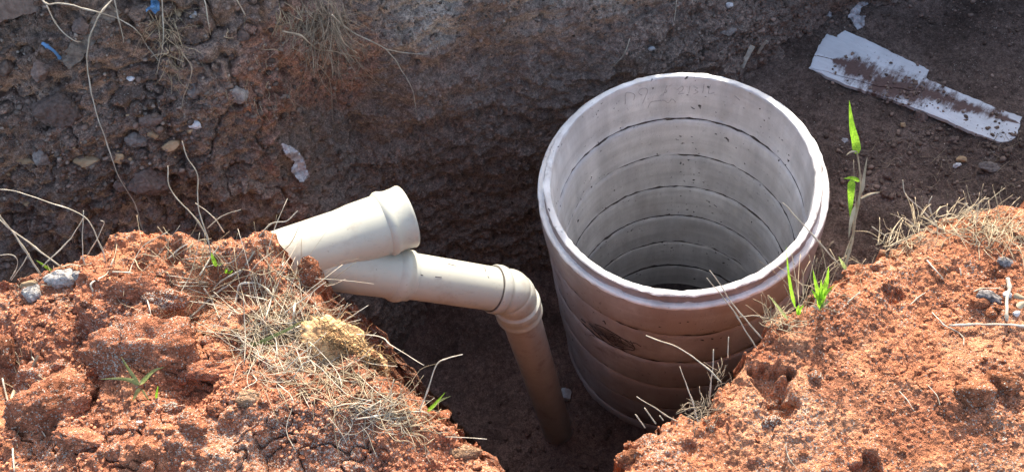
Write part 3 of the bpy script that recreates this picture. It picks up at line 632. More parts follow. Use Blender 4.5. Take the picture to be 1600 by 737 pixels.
for k, (px, py, w, h, sink, pale, lab, patch) in enumerate(CL):
    o = place('soil_clod', *clod_shape(900+k*7, 5 if w > 80 else 4), px, py, w, h, M['soil'], sink, .8)
    base = SOIL_L*(.8+.35*random.random()) if px < 800 else SOIL_R*(.7+.3*random.random())
    if 'tan' in lab: base = np.array([.33, .2, .12])
    if 'dark' in lab or 'brown' in lab: base = base*.7
    with_tint(o, base, pale, 950+k, patch or None); tag(o, lab, 'soil clod')
rnd = random.Random(3)
gn = {'L': ('small red soil clod lying loose on the left bank', 'small clods on the left bank'), 'R': ('small red soil clod lying loose on the right bank', 'small clods on the right bank')}
protos = [clod_shape(1200+k, 3) for k in range(6)]
spots = []
while len(spots) < 85:
    px, py = (rnd.uniform(0, 760), rnd.uniform(385, 735)) if rnd.random() < .68 else (rnd.uniform(980, 1598), rnd.uniform(330, 735))
    sdv = sdist(np.array([atz(px, py, ZL if px < 800 else ZR)[:2]]), polyL if px < 800 else polyR)[0]
    if sdv > .02: spots.append((px, py))
for px, py in spots:
    s = rnd.choice('L') if px < 800 else 'R'; w = 9+16*rnd.random()**2
    o = place('small_clod', *rnd.choice(protos), px, py, w, w*rnd.uniform(.6, .95), M['soil'], .25, .9)
    with_tint(o, (SOIL_L if s == 'L' else SOIL_R)*rnd.uniform(.65, 1.15), rnd.choice((.03, .08, .25)), 1300); 
    zone = ('near the lower left corner' if py > 640 and px < 260 else 'below the straw tangle' if px > 430 else 'round the seedling' if py > 545 and px > 150 else 'beside the dry leaf bundle' if px < 150 and py > 520 else 'on the rear edge near the grey lumps' if px < 230 and py < 470 else 'among the level straws') if px < 800 else ('near the two sticks' if px > 1420 and py < 540 else 'round the brown crumbly clods' if px > 1400 else 'near the green shoot' if py < 540 else 'at the lower end of the bank')
    lb = 'small loose soil clod '+zone+(' on the left bank' if px < 800 else ' on the right bank'); tag(o, lb, 'soil clod', 'small clods '+zone)
STN = [('boulder', 226, 281, 62, 44, 'stone_brown', 'brown boulder below the gravel layer in the left cut', 4), ('boulder', 84, 172, 62, 56, 'stone_brown', 'round dull boulder high in the left cut', 2),
       ('stone', 216, 218, 32, 26, 'stone_grey', 'grey stone with a pale top in the gravel layer', 5), ('stone', 303, 195, 22, 16, 'stone_pale', 'white quartz stone in the gravel layer', 9),
       ('stone', 268, 228, 36, 15, 'stone_tan', 'long tan stone at the foot of the gravel layer', 6), ('stone', 136, 255, 36, 20, 'stone_tan', 'broad tan stone under the long hanging stalk', 6),
       ('stone', 66, 246, 26, 24, 'stone_grey', 'dark grey stone at the left of the gravel layer', 6), ('stone', 186, 248, 20, 18, 'stone_tan', 'small square tan stone below the grey stone', 9),
       ('stone', 40, 251, 24, 14, 'stone_tan', 'tan stone left of the dark grey stone', 7), ('stone', 241, 211, 18, 13, 'stone_tan', 'squarish tan stone right of the pale-topped grey stone', 9),
       ('stone', 236, 188, 36, 18, 'stone_brown', 'flat brown stone above the gravel layer', 5), ('stone', 65, 112, 30, 30, 'stone_brown', 'dull brown stone below the blue plastic tube', 5),
       ('stone', 128, 42, 26, 28, 'stone_brown', 'three-cornered stone between stalks at the upper left', 10), ('stone', 8, 107, 28, 26, 'block', 'angular block at the left edge of the cut', 10),
       ('stone', 304, 142, 22, 22, 'stone_grey', 'blue-grey stone set in the cut above the quartz', 4), ('stone', 371, 148, 28, 26, 'stone_grey', 'grey-green stone beside the red soil of the cut', 3),
       ('stone', 42, 317, 15, 10, 'stone_tan', 'small tan stone low in the left cut', 7), ('stone', 190, 290, 22, 18, 'stone_brown', 'brown stone beside the brown boulder', 6), ('stone', 205, 123, 12, 9, 'stone_pale', 'small pale stone under the root tuft', 7),
       ('stone', 303, 26, 12, 16, 'stone_pale', 'pinkish square stone at the top of the left cut', 10), ('stone', 278, 22, 16, 10, 'stone_tan', 'tan stone near the blue scrap', 8), ('stone', 379, 56, 20, 15, 'stone_brown', 'brown stone set in a socket of the cut', 5), ('stone', 114, 168, 14, 12, 'stone_pale', 'pale double pebble on the round boulder', 6), ('stone', 97, 164, 10, 8, 'stone_pale', 'pale pebble on the face of the round boulder', 6),
       ('stone', 1110, 89, 24, 16, 'stone_brown', 'brown stone in the soil just behind the manhole rim', 8), ('stone', 1019, 75, 12, 9, 'stone_pale', 'pale chip in the slope behind the rim', 9), ('stone', 1138, 50, 22, 14, 'stone_grey', 'grey block at the foot of the far slope', 10), ('stone', 1139, 8, 11, 11, 'stone_pale', 'pale chip high on the far slope', 9),
       ('stone', 1437, 184, 22, 18, 'stone_brown', 'square brown stone next to the board', 12), ('stone', 1411, 196, 11, 10, 'stone_tan', 'small tan stone left of the square stone', 10), ('stone', 1320, 220, 10, 8, 'stone_pale', 'pale pebble beside the tall green blade', 9),
       ('stone', 1488, 219, 17, 10, 'stone_brown', 'rounded brown stone below the board', 7), ('stone', 1503, 250, 16, 12, 'stone_tan', 'rust-tan stone near the shelf middle', 7), ('stone', 1495, 259, 11, 9, 'stone_pale', 'pale blue-grey pebble by the rust-tan stone', 8), ('stone', 1549, 263, 38, 16, 'stone_grey', 'long grey stone at the right of the shelf', 8),
       ('stone', 1383, 304, 16, 14, 'stone_brown', 'brown stone beside the tall grass stem', 8), ('stone', 1386, 277, 14, 10, 'stone_brown', 'dark stone on the shelf behind the grass stem', 8),
       ('stone', 884, 617, 22, 22, 'stone_pale', 'pale block in the dark gap between downpipe and rings', 12),
       ('stone', 44, 447, 26, 16, 'stone_tan', 'tan stone on the left bank beside the grey lumps', 9), ('stone', 218, 661, 12, 11, 'stone_pale', 'round pale pebble below the seedling', 3), ('stone', 1574, 460, 12, 12, 'stone_pale', 'pale pebble above the upright stick', 6), ('stone', 1588, 490, 14, 10, 'stone_pale', 'pale pebble beside the right stick', 6)]
for k, (nm, px, py, w, h, m, lab, cuts) in enumerate(STN):
    tag(place(nm, *rock_shape(1500+k*5, 5 if w > 50 else 4, cuts), px, py, w*1.12, h*1.12, M[m], .42 if px < 400 and py < 340 else .3, .85), lab, 'stone')
for k, (px, py, w, h, lab) in enumerate([(95, 434, 46, 30, 'grey crusted lump on the rear edge of the left bank'), (56, 458, 34, 30, 'grey crusted lump in front of the tan stone on the left bank'), (178, 515, 22, 18, 'pale crusted lump beside the crossed straws'), (122, 432, 22, 16, 'small crusted lump right of the larger grey one'),
                                         (1545, 466, 56, 22, 'dark rotten wood chunk on the right bank'), (1570, 410, 36, 14, 'dark bark fragment at the right edge of the bank')]):
    tag(place('crusted_lump' if k < 4 else 'wood_chunk', *clod_shape(1700+k, 4), px, py, w, h, M['lime'] if k < 4 else M['char'], .25, .8, 0 if k < 4 else -.3), lab, 'lump' if k < 4 else 'wood')
pe = [rock_shape(1800+k, 2, 6) for k in range(6)]
for k in range(64):                                                   # pebbles of the gravel layer
    t = rnd.random(); px = 8+330*t+rnd.gauss(0, 8); py = 262-68*t+rnd.gauss(0, 22); w = 5+7*rnd.random()**2
    tag(place('pebble', *pe[k % 6], px, py, w, w*rnd.uniform(.6, .9), M[rnd.choice(('stone_grey', 'stone_brown', 'stone_brown', 'stone_brown', 'stone_tan'))], .3), 'small pebble packed in the gravel layer of the left cut', 'pebble', 'pebbles in the gravel layer')

def scatter(name, mat, n, region, smin, smax, label, seed, power=3, sub=1, sink=.1):
    rs = random.Random(seed); A_V = []; A_F = []; off = 0; V0, F0 = ICO[sub]; shapes = []
    for k in range(12):
        j = 1+.55*fbm(V0+k*5.1, .8, 2, 2000+k); shapes.append(V0*j[:, None])
    for k in range(n):
        r = region(rs)
        if r is None: continue
        p, nrm = r; s = smin+(smax-smin)*rs.random()**power; V = shapes[rs.randrange(12)]
        a = rs.random()*6.283; ca, sa = math.cos(a), math.sin(a); sc_ = s*np.array([1, rs.uniform(.6, 1), rs.uniform(.55, .9)])
        Vr = V*sc_; Vr = np.column_stack([Vr[:, 0]*ca-Vr[:, 1]*sa, Vr[:, 0]*sa+Vr[:, 1]*ca, Vr[:, 2]])
        A_V.append(Vr+p+nrm*s*(.5-sink)); A_F.append(F0+off); off += len(V)
    o = link(name, mesh_np(name, np.concatenate(A_V), np.concatenate(A_F)), mat, None, False); tag(o, label, name.replace('_', ' '), None, 'stuff'); return o
def bank_region(g, poly_sd_min=.0, dens=None):
    xs, ys, zz, sd = g
    def f(rs):
        for _ in range(20):
            i = rs.randrange(1, len(xs)-1); j = rs.randrange(1, len(ys)-1)
            if sd[j, i] > poly_sd_min and (dens is None or rs.random() < dens(xs[i], ys[j])): return np.array([xs[i], ys[j], zz[j, i]]), np.array([0, 0, 1.0])
        return None
    return f
def px_region(boxes, only=None):
    def f(rs):
        x0, x1, y0, y1 = rs.choice(boxes); q_ = (rs.uniform(x0, x1), rs.uniform(y0, y1)); p, n, D = hit(*q_, only)
        if abs(p[2]-.6) < 1e-6 or (only and hit(*q_)[2] < D-.05): return None
        return (p, n) if p[0]**2+p[1]**2 > .47**2 or p[2] > 0 else None
    return f
_vn1 = lambda x, y: .25+.75*(math.sin(x*23+math.cos(y*31)*2)+math.sin(y*19+x*11) > .1)
scatter('soil_crumbs', M['crumb'], 12000, bank_region(gridL, .004, _vn1), (.0007), .0046, 'loose red crumbs strewn over the left bank', 31, 3.2)
scatter('soil_crumbs', M['crumb'], 9000, bank_region(gridR, .004, _vn1), (.0006), .0036, 'loose orange-red crumbs strewn over the right bank', 32, 3.6)
scatter('gravel', M['gravel'], 1300, px_region([(700, 1240, 0, 95), (560, 900, 0, 60), (900, 1180, 0, 70)], [wall]), .0015, .0075, 'grey grit and chips in the slope behind the manhole', 33, 3.5)
scatter('gravel', M['gravel'], 600, px_region([(0, 340, 150, 330), (0, 480, 0, 200)], [wall]), .0015, .009, 'grit and small chips in the left cut', 34, 3.5)
scatter('soil_lumps', M['crumb_dark'], 900, px_region([(1180, 1600, 0, 60), (1300, 1600, 200, 330), (1240, 1600, 20, 300)], [shelf, wall]), .002, .011, 'crumbs and small lumps on the dark shelf', 35, 3.5)
scatter('soil_lumps', M['crumb_dark'], 2200, px_region([(0, 560, 0, 400), (0, 480, 150, 420)], [wall]), .0015, .012, 'crumbs and lumps on the left cut', 40, 3.2, 1, .25)
scatter('soil_lumps', M['crumb_dark'], 520, px_region([(940, 1260, 60, 110), (480, 860, 60, 220), (1150, 1300, 20, 100)], [wall]), .002, .012, 'brown lumps on the cut wall behind the manhole', 36, 3.4, 1, .3)
scatter('soil_lumps', M['crumb_dark'], 1300, px_region([(490, 850, 120, 480), (560, 860, 250, 520)], [wall]), .0015, .009, 'small lumps on the dark cut behind the pipe', 46, 3.2, 1, .25)
scatter('gravel', M['gravel'], 160, px_region([(1300, 1600, 180, 330)], [shelf]), .0015, .006, 'pale grit on the shelf', 37, 3)

scatter('soil_lumps', M['crumb_pit'], 200, px_region([(640, 960, 520, 735), (780, 960, 600, 735)], [pit]), .002, .012, 'loose spoil on the floor of the pit round the downpipe', 38, 2.5)
scatter('soil_lumps', M['crumb_dark'], 130, px_region([(1290, 1450, 105, 165), (1400, 1590, 150, 225), (1330, 1580, 90, 190)], [shelf]), .002, .010, 'soil crumbs lying against the broken board', 39, 2.5)
bpy.context.view_layer.update()
scatter('soil_lumps', M['crumb_dark'], 330, px_region([(1300, 1445, 85, 150), (1400, 1590, 140, 212), (1365, 1445, 120, 160), (1385, 1480, 135, 175)], [bsheet, blayer]), .0012, .008, 'soil crumbs lying on the mud of the broken board', 41, 3, 1, .2)
# ------------------------------------------------------------------ other loose things in the cut
def lay_pts(px, lift):
    out_ = []
    for k, q in enumerate(px):
        p, n, D = hit(q[0], q[1]); l = q[2] if len(q) > 2 else lift; out_.append(p-ray(q[0], q[1])*l)
    return out_
def air_pts(px, base=0, dz=None):
    """points at the depth of the surface under point `base`; third value moves a point towards the camera (m)"""
    D = hit(px[base][0], px[base][1])[2]
    return [atd(q[0], q[1], D-.004-(q[2] if len(q) > 2 else 0)) for q in px]
def tube_obj(name, P, w0, w1, mat, ns=6, knots=True, n=6):
    w0, w1 = w0*.66, w1*.48
    P = catmull(P, n); m = len(P); r = np.linspace(w0, w1, m); sd_ = int(abs(P[0][0])*1e4) % 997
    if knots: P = P+np.stack([fbm(P, .035, 2, sd_+k_) for k_ in range(3)], 1)*w0*.9
    if knots: r = r*(1+.15*fbm(P, .02, 2, sd_)+.55*np.exp(-((np.arange(m) % 11-5)/.8)**2))
    V, F = sweep(P, r, ns); return V, F
def stalk(P, w0, w1, mat, label, cat, group=None, name='dry_stalk', ns=6):
    b = np.asarray(P[0]); V, F = tube_obj(name, P, w0, w1, mat, ns); o = link(name, mesh_pd(name, V-b, F), M[mat]); o.location = b
    return tag(o, label, cat, group)
px = lambda D, n: n*D/FPX

# slab, wood, plastic at the upper left
base = hit(40, 30)
def box_px(name, pts, D, th, mat, label, cat, jit=.002):
    P = [atd(x_, y_, D) for x_, y_ in pts]; nrm = np.cross(P[1]-P[0], P[-1]-P[0]); nrm /= np.linalg.norm(nrm); nrm *= -np.sign(nrm@FW) or 1
    bm = bmesh.new(); f = bm.faces.new([bm.verts.new(p) for p in P]); r_ = bmesh.ops.extrude_face_region(bm, geom=[f])
    for v in [v for v in r_['geom'] if isinstance(v, bmesh.types.BMVert)]: v.co -= Vector(nrm*th)
    bmesh.ops.bevel(bm, geom=list(bm.edges), offset=.004, segments=2, affect='EDGES', profile=.6); bmesh.ops.recalc_face_normals(bm, faces=bm.faces)
    bmesh.ops.triangulate(bm, faces=bm.faces); bmesh.ops.subdivide_edges(bm, edges=bm.edges, cuts=2)
    for v in bm.verts:
        q = np.array([v.co])
        v.co += Vector((fbm(q, .03, 3, 5)[0], fbm(q, .03, 3, 6)[0], fbm(q, .03, 3, 7)[0]))*jit
    me_ = bpy.data.meshes.new(name); bm.to_mesh(me_); bm.free(); return tag(link(name, me_, mat, None, False), label, cat)
def quadP(pts, name, th, mat, label, cat):
    P = [np.asarray(p) for p in pts]; return P
Dw = hit(50, 40)[2]-.02
def plank3(name, p0, p1, w, th, mat, label, cat, side=None, seed=1, jit=.002):
    """a solid bar from p0 to p1, w wide and th thick, its broad face towards the camera"""
    a, b = np.asarray(p0), np.asarray(p1); ax = b-a; L = np.linalg.norm(ax); ax /= L; v = (a+b)/2-CAM; v /= np.linalg.norm(v)
    s_ = np.cross(ax, v); s_ /= np.linalg.norm(s_); t_ = np.cross(ax, s_); nL = max(4, int(L/.012)); V = []; F = []
    cs = [(-1, -1), (-.4, -1), (.4, -1), (1, -1), (1, 0), (1, 1), (.4, 1), (-.4, 1), (-1, 1), (-1, 0)]
    for k in range(nL+1):
        for (i, j) in cs: V.append(a+ax*L*k/nL+s_*i*w/2+t_*j*th/2)
    V = np.array(V); V = V+np.stack([fbm(V, .02, 3, seed), fbm(V, .02, 3, seed+1), fbm(V, .02, 3, seed+2)], 1)*jit; m = len(cs)
    F = [[k*m+j, k*m+(j+1) % m, (k+1)*m+(j+1) % m, (k+1)*m+j] for k in range(nL) for j in range(m)]+[list(range(m))[::-1], [nL*m+j for j in range(m)]]
    c_ = V.mean(0); o = link(name, mesh_pd(name, V-c_, F), mat, None, False); o.location = c_; return tag(o, label, cat)
plank3('stone_slab', atd(-60, 24, Dw), atd(100, -22, Dw-.0), .085, .055, M['block'], 'brown slab jutting out at the upper left corner', 'slab', seed=3, jit=.004)
plank3('wood_piece', hit(102, 99)[0]-ray(102, 99)*.012, hit(178, 12)[0]-ray(178, 12)*.03, .042, .022, M['wood'], 'weathered broken wood piece lying in the upper left cut', 'wood', seed=9, jit=.006)
P = lay_pts([(67, 66), (76, 73), (87, 82), (94, 93)], .014)
o = stalk(P, .0078, .0072, 'plastic_blue', 'short blue plastic tube stuck in the upper left cut', 'plastic tube', None, 'plastic_tube', 10)
plank3('wood_splinter', hit(1159, 106)[0]-ray(1159, 106)*.02, hit(1176, 72)[0]-ray(1176, 72)*.03, .016, .005, M['twig'], 'broad pale wood splinter right behind the manhole rim', 'splinter', seed=12)
plank3('wood_splinter', hit(1184, 84)[0]-ray(1184, 84)*.02, hit(1198, 64)[0]-ray(1198, 64)*.03, .009, .004, M['twig'], 'narrow wood splinter nearest the board', 'splinter', seed=14)
def film(name, outline, mat, label, seed, lift=.006, amp=.008, cell=1.5):
    """crumpled sheet scrap: outline in photo pixels, draped over the surface, 1 mm thick"""
    pts = np.array(outline, float); x0, y0 = pts.min(0); x1, y1 = pts.max(0); nx = max(5, int((x1-x0)/cell)); ny = max(5, int((y1-y0)/cell))
    gx, gy = np.meshgrid(np.linspace(x0, x1, nx+1), np.linspace(y0, y1, ny+1)); G = np.stack([gx.ravel(), gy.ravel()], 1)
    D0 = np.array([hit(a, b)[2] for a, b in G]); D0 = np.minimum(D0, np.median(D0)+.05); q = G/40.0
    dz = lift+amp*(np.abs(fbm(q, .3, 3, seed))+.4*fbm(q, .12, 2, seed+1)); Vt = np.array([atd(a, b, D-e) for (a, b), D, e in zip(G, D0, dz)])
    ins = sdist(G+np.stack([fbm(q, .2, 2, seed+4), fbm(q, .2, 2, seed+5)], 1)*2, pts) > -.6; F = [list(map(int, f)) for f in grid_faces(nx+1, ny+1) if ins[f].sum() >= 3]
    used = sorted({i for f in F for i in f}); mp = {i: k for k, i in enumerate(used)}; F = [[mp[i] for i in f] for f in F]; Vt = Vt[used]; m = len(Vt)
    cnt = {}
    for f in F:
        for a, b in zip(f, f[1:]+f[:1]): cnt[(a, b)] = 1
    V2 = np.concatenate([Vt, Vt+FW*.0012]); F2 = F+[[i+m for i in f[::-1]] for f in F]+[[a, a+m, b+m, b] for (a, b) in cnt if (b, a) not in cnt]
    c_ = V2.mean(0); o = link(name, mesh_pd(name, V2-c_, F2), M[mat], None, False); o.location = c_; return tag(o, label, 'scrap')
film('plastic_scrap', [(1352, 2), (1340, 4), (1332, 18), (1322, 25), (1331, 28), (1336, 40), (1341, 48), (1350, 40), (1352, 26), (1342, 22), (1347, 12), (1357, 8)], 'plastic_white', 'crumpled white plastic scrap above the board', 41)
film('plastic_scrap', [(1295, 18), (1301, 22), (1299, 30), (1292, 26)], 'plastic_white', 'tiny white scrap left of the crumpled white plastic', 42)
film('plastic_scrap', [(440, 224), (452, 226), (466, 238), (476, 254), (484, 276), (470, 284), (456, 268), (460, 254), (446, 240)], 'plastic_white', 'torn white plastic strip on the edge of the cut above the pipe', 43, .02, .006)
film('plastic_scrap', [(238, 0), (248, 2), (249, 14), (243, 22), (236, 16), (228, 20), (234, 8)], 'plastic_blue', 'crumpled blue plastic scrap at the top of the root tuft', 44, .02, .01)

# ------------------------------------------------------------------ stalks, straw, grass
LG, TG, RG = 'dry stalks on the left bank', 'stalks hanging down the cut', 'dry stalks on the right bank'
airL = [([(64, 428), (30, 378, .05), (-4, 330, .1)], 2.3, 2.2, 'thick bare stalk leaning out from the left edge'), ([(96, 417), (46, 380, .04), (-4, 341, .08)], 1.9, 1.8, 'second bare stalk leaning beside the thick one'),
        ([(166, 411), (156, 380, .02), (131, 338, .05), (75, 316, .06), (23, 299, .06), (-5, 296, .06)], 1.5, 1.1, 'long bent stalk arching over the trench to the left edge'), ([(66, 416), (103, 380, .02), (115, 365, .03), (131, 340, .05)], 1.4, 1., 'slanting twig meeting the arching stalk'),
        ([(133, 414), (130, 400, .01), (129, 372, .03), (130, 329, .05)], 1.4, 1., 'upright twig under the arching stalk'), ([(129, 407), (148, 380, .02), (163, 350, .04), (157, 344, .05)], 1.3, .9, 'hooked twig right of the upright twig'), ([(18, 438), (46, 396, .03)], 1.2, 1., 'short slanting straw at the left edge of the bank'),
        ([(16, 436), (25, 422, .01), (28, 408, .02), (18, 398, .03), (-4, 399, .03)], 1.1, .9, 'looped straw at the left edge'), ([(324, 372), (306, 342, .03), (266, 296, .07), (262, 260, .09)], 1.7, 1.2, 'tall bent twig, left of the forked pair'),
        ([(333, 412), (322, 362, .03), (310, 322, .05), (309, 274, .08), (291, 246, .1), (285, 221, .11)], 1.9, 1.2, 'tallest twig above the left bank, bent at its top'), ([(350, 363), (332, 338, .03), (306, 317, .05)], 1.3, .9, 'thin side twig crossing the tallest twig'), ([(324, 357), (347, 338, .02), (377, 327, .04)], 1.3, .9, 'thin twig pointing right from the tallest twig'),
        ([(405, 370), (425, 349, .0), (450, 344, .01), (465, 329, .02)], 2., 1.1, 'crooked pale root above the pipe end'),
        ([(510, 519), (560, 522, .02), (598, 528, .04), (613, 540, .05), (662, 569, .06)], 1.9, 1.2, 'long bent straw reaching out over the pit below the pipe'), ([(656, 643), (670, 603, .03), (683, 569, .06), (700, 560, .07), (724, 554, .08)], 2., 1.2, 'forked-looking bent twig standing at the pit edge'),
        ([(516, 517), (540, 500, .03), (575, 477, .06)], 1.6, 1.1, 'tan straw pointing up right from the sod'), ([(432, 498), (470, 470, .02), (509, 441, .05)], 1.7, 1.4, 'straight straw pointing at the pipe'), ([(440, 582), (470, 555, .01), (510, 519, .03)], 1.6, 1.2, 'straw crossing below the sod'), ([(696, 682), (761, 685, .02)], 1.3, 1., 'short straw sticking out over the pit at the bank tip')]
layL = [([(295, 497), (335, 462), (372, 430), (397, 393)], 2.4, 1.8), ([(376, 422), (342, 442), (332, 454)], 1.9, 1.2), ([(357, 497), (368, 472), (375, 445), (391, 442), (413, 448), (426, 461), (447, 489)], 2.2, 1.6), ([(443, 409), (426, 457), (414, 498)], 1.9, 1.7),
        ([(461, 407), (462, 472), (458, 498)], 1.7, 1.5), ([(280, 441), (325, 441)], 1.4, 1.), ([(278, 447), (327, 447)], 1.4, 1.), ([(318, 450), (331, 472), (344, 497)], 1.7, 1.3), ([(359, 480), (415, 491)], 1.4, 1.1), ([(376, 459), (419, 469)], 1.4, 1.), ([(312, 429), (328, 405), (342, 384)], 1.7, 1.3),
        ([(263, 403), (280, 390), (293, 381)], 1.5, 1.2), ([(175, 425), (205, 426), (240, 425)], 1.6, 1.3), ([(145, 455), (144, 441), (166, 429), (177, 404)], 1.9, 1.4), ([(96, 417), (115, 414), (147, 423)], 1.5, 1.), ([(49, 556), (60, 572), (71, 586)], 1.2, 1.), ([(187, 530), (210, 518), (240, 515)], 1.6, 1.2), ([(199, 509), (250, 497)], 1.4, 1.1),
        ([(229, 537), (258, 518), (281, 500)], 1.7, 1.3), ([(240, 536), (270, 518), (298, 500)], 1.7, 1.2), ([(231, 502), (265, 514), (300, 526)], 1.6, 1.1), ([(440, 524), (470, 508), (501, 494)], 1.5, 1.2), ([(555, 655), (595, 648), (652, 643), (676, 650)], 1.7, 1.2), ([(595, 625), (572, 640), (548, 656)], 1.6, 1.2), ([(240, 460), (300, 470), (350, 478)], 1.3, 1.), ([(180, 455), (230, 448)], 1.2, .9), ([(20, 700), (22, 735)], 1.8, 1.4), ([(30, 640), (52, 655), (70, 682)], 1.7, 1.2), ([(5, 590), (12, 625), (20, 640)], 1.6, 1.)]
def foot(x_, y_, s_):
    for k in range(12):
        if s_.ray_cast(Vector(CAM), Vector(ray(x_, y_+4*k)).normalized())[0] and (atd(x_, y_, hit(x_, y_+4*k, [s_])[2])[2] > .3): return hit(x_, y_+4*k, [s_])[2]
    return 1.7
for q, a, b, lab in airL:
    D = foot(q[0][0], q[0][1], bankL); stalk([atd(v[0], v[1], D-.004-(v[2] if len(v) > 2 else 0)) for v in q], px(D, a), px(D, b), 'straw_pale', lab, 'stalk', LG)
LAYLAB = ['long grey straw running diagonally from the straw tangle towards the pipe end', 'kinked straw branching at the middle of the long diagonal straw', 'arched straw looping over the upper part of the straw tangle', 'yellowish straight straw standing steeply below the pipe end', 'thin upright straw beside the dark clod at the pipe end', 'upper one of two level straws left of the tangle', 'lower one of two level straws left of the tangle', 'steep straw crossing the two level straws', 'slightly sloping straw under the arched straw', 'short sloping straw inside the arched straw', 'straw slanting down from the green sheath', 'short slanting straw high on the left bank', 'level straw right of the grey crusted lumps', 'branched straw behind the grey crusted lumps', 'curved straw running over the larger grey lump', 'fine straw crossing beside the dry leaf bundle', 'curved straw right of the pale crusted lump', 'short straw above the pale crusted lump', 'straw crossing right of the patched clod, lower one', 'straw crossing right of the patched clod, upper one', 'sloping straw crossing the two straws by the patched clod', 'tan straw at the left of the sod', 'straw lying level at the lower end of the tangle', 'short straw slanting down at the lower end of the tangle', 'faint straw over the flat-topped clod', 'short straw beside the flat-topped clod', 'upright straw at the lower left corner', 'pale straw bent under the dry leaf bundle', 'thin straw left of the dry leaf bundle']
for (q, a, b), lab in zip(layL, LAYLAB):
    D = hit(*q[0][:2])[2]; stalk(lay_pts(q, .007), px(D, a*1.35), px(D, b*1.35), 'straw_pale', lab, 'stalk', 'straws lying on the left bank')
top = [([(64, -3, .05), (75, 7, .05), (98, 6, .05), (156, 20, .05), (186, 30, .04), (212, 46, .03), (228, 70, .02), (252, 99, .012)], 2.2, 1.6, 'long stalk crossing the top left corner down to the root tuft'), ([(73, 9, .05), (88, 39, .04), (112, 62, .02), (128, 65, .01)], 1.8, 1.4, 'bent side stalk of the one crossing the top left corner'),
       ([(178, -3, .05), (158, 20, .05), (145, 46, .05), (138, 73, .05), (136, 106, .05), (147, 165, .05), (161, 206, .04), (186, 276, .03), (210, 318, .04), (226, 367, .06)], 2.1, 1.1, 'longest stalk, hanging from the top edge down the whole left cut'), ([(177, -3, .05), (186, 34, .04), (194, 67, .03)], 1.7, 1.5, 'straight white stalk at the top, right of the longest one'),
       ([(319, -3, .03), (325, 28, .02), (330, 55, .01)], 1.5, 1.2, 'straight thin stalk at the top edge'), ([(368, -3, .03), (384, 26, .01)], 1.5, 1.3, 'short slanting stalk at the top edge'), ([(252, -3, .05), (255, 30, .04), (254, 70, .03), (244, 117, .02)], 1.5, 1.2, 'upright stalk hanging in the root tuft'), ([(255, 28, .03), (272, 47, .01)], 2., 1.5, 'short tan stalk in the root tuft'),
       ([(301, 81, .01), (314, 98, .01), (329, 120, .01)], 1.6, 1.1, 'tan root lying on the face of the cut'), ([(519, 24, .07), (549, 50, .07), (602, 77, .07), (626, 107, .07), (644, 138, .07), (651, 181, .07)], 2., 1.1, 'white forked stalk arching down in front of the cut'), ([(602, 77, .07), (635, 83, .07), (668, 86, .07)], 1.6, 1.2, 'straight branch of the white forked stalk'),
       ([(442, 49, .02), (472, 58, .02), (495, 75, .02), (532, 83, .03), (564, 93, .02)], 2.3, 1.3, 'brown root running along the cut under the hanging tuft'), ([(640, 186, .01), (646, 210, .01), (652, 212, .01)], 1.1, .8, 'small loose root end on the dark wall'), ([(688, 60, .01), (684, 90, .01), (686, 108, .01)], 1., .8, 'thin root on the smooth wall'),
       ([(286, 85, .01), (300, 110, .015), (288, 150, .01), (282, 172, .01)], 1.6, 1., 'tan root below the root tuft'), ([(500, 105, .01), (516, 130, .015), (520, 190, .01)], 1.2, .8, 'thin rootlet hanging on the red part of the cut'), ([(984, 60, .01), (975, 85, .01), (953, 110, .01)], 1.2, .8, 'thin straw on the slope left of the rim'), ([(933, 112, .01), (942, 132, .01)], 1.3, 1., 'short root end beside the rim'), ([(1057, -2, .01), (1054, 34, .01)], 1., .8, 'thin straw on the slope above the rim')]
for q, a, b, lab in top:
    P = []
    for v in q: p, n, D = hit(v[0], max(v[1], 1), [wall]); P.append(atd(v[0], v[1], D-v[2]))
    D = float((P[0]-CAM)@FW); stalk(P, px(D, a), px(D, b), 'root' if ('root' in lab and 'tuft' not in lab) or 'brown' in lab or 'tan' in lab else 'straw_pale', lab, 'root' if 'root' in lab and 'tuft' not in lab else 'stalk', TG)
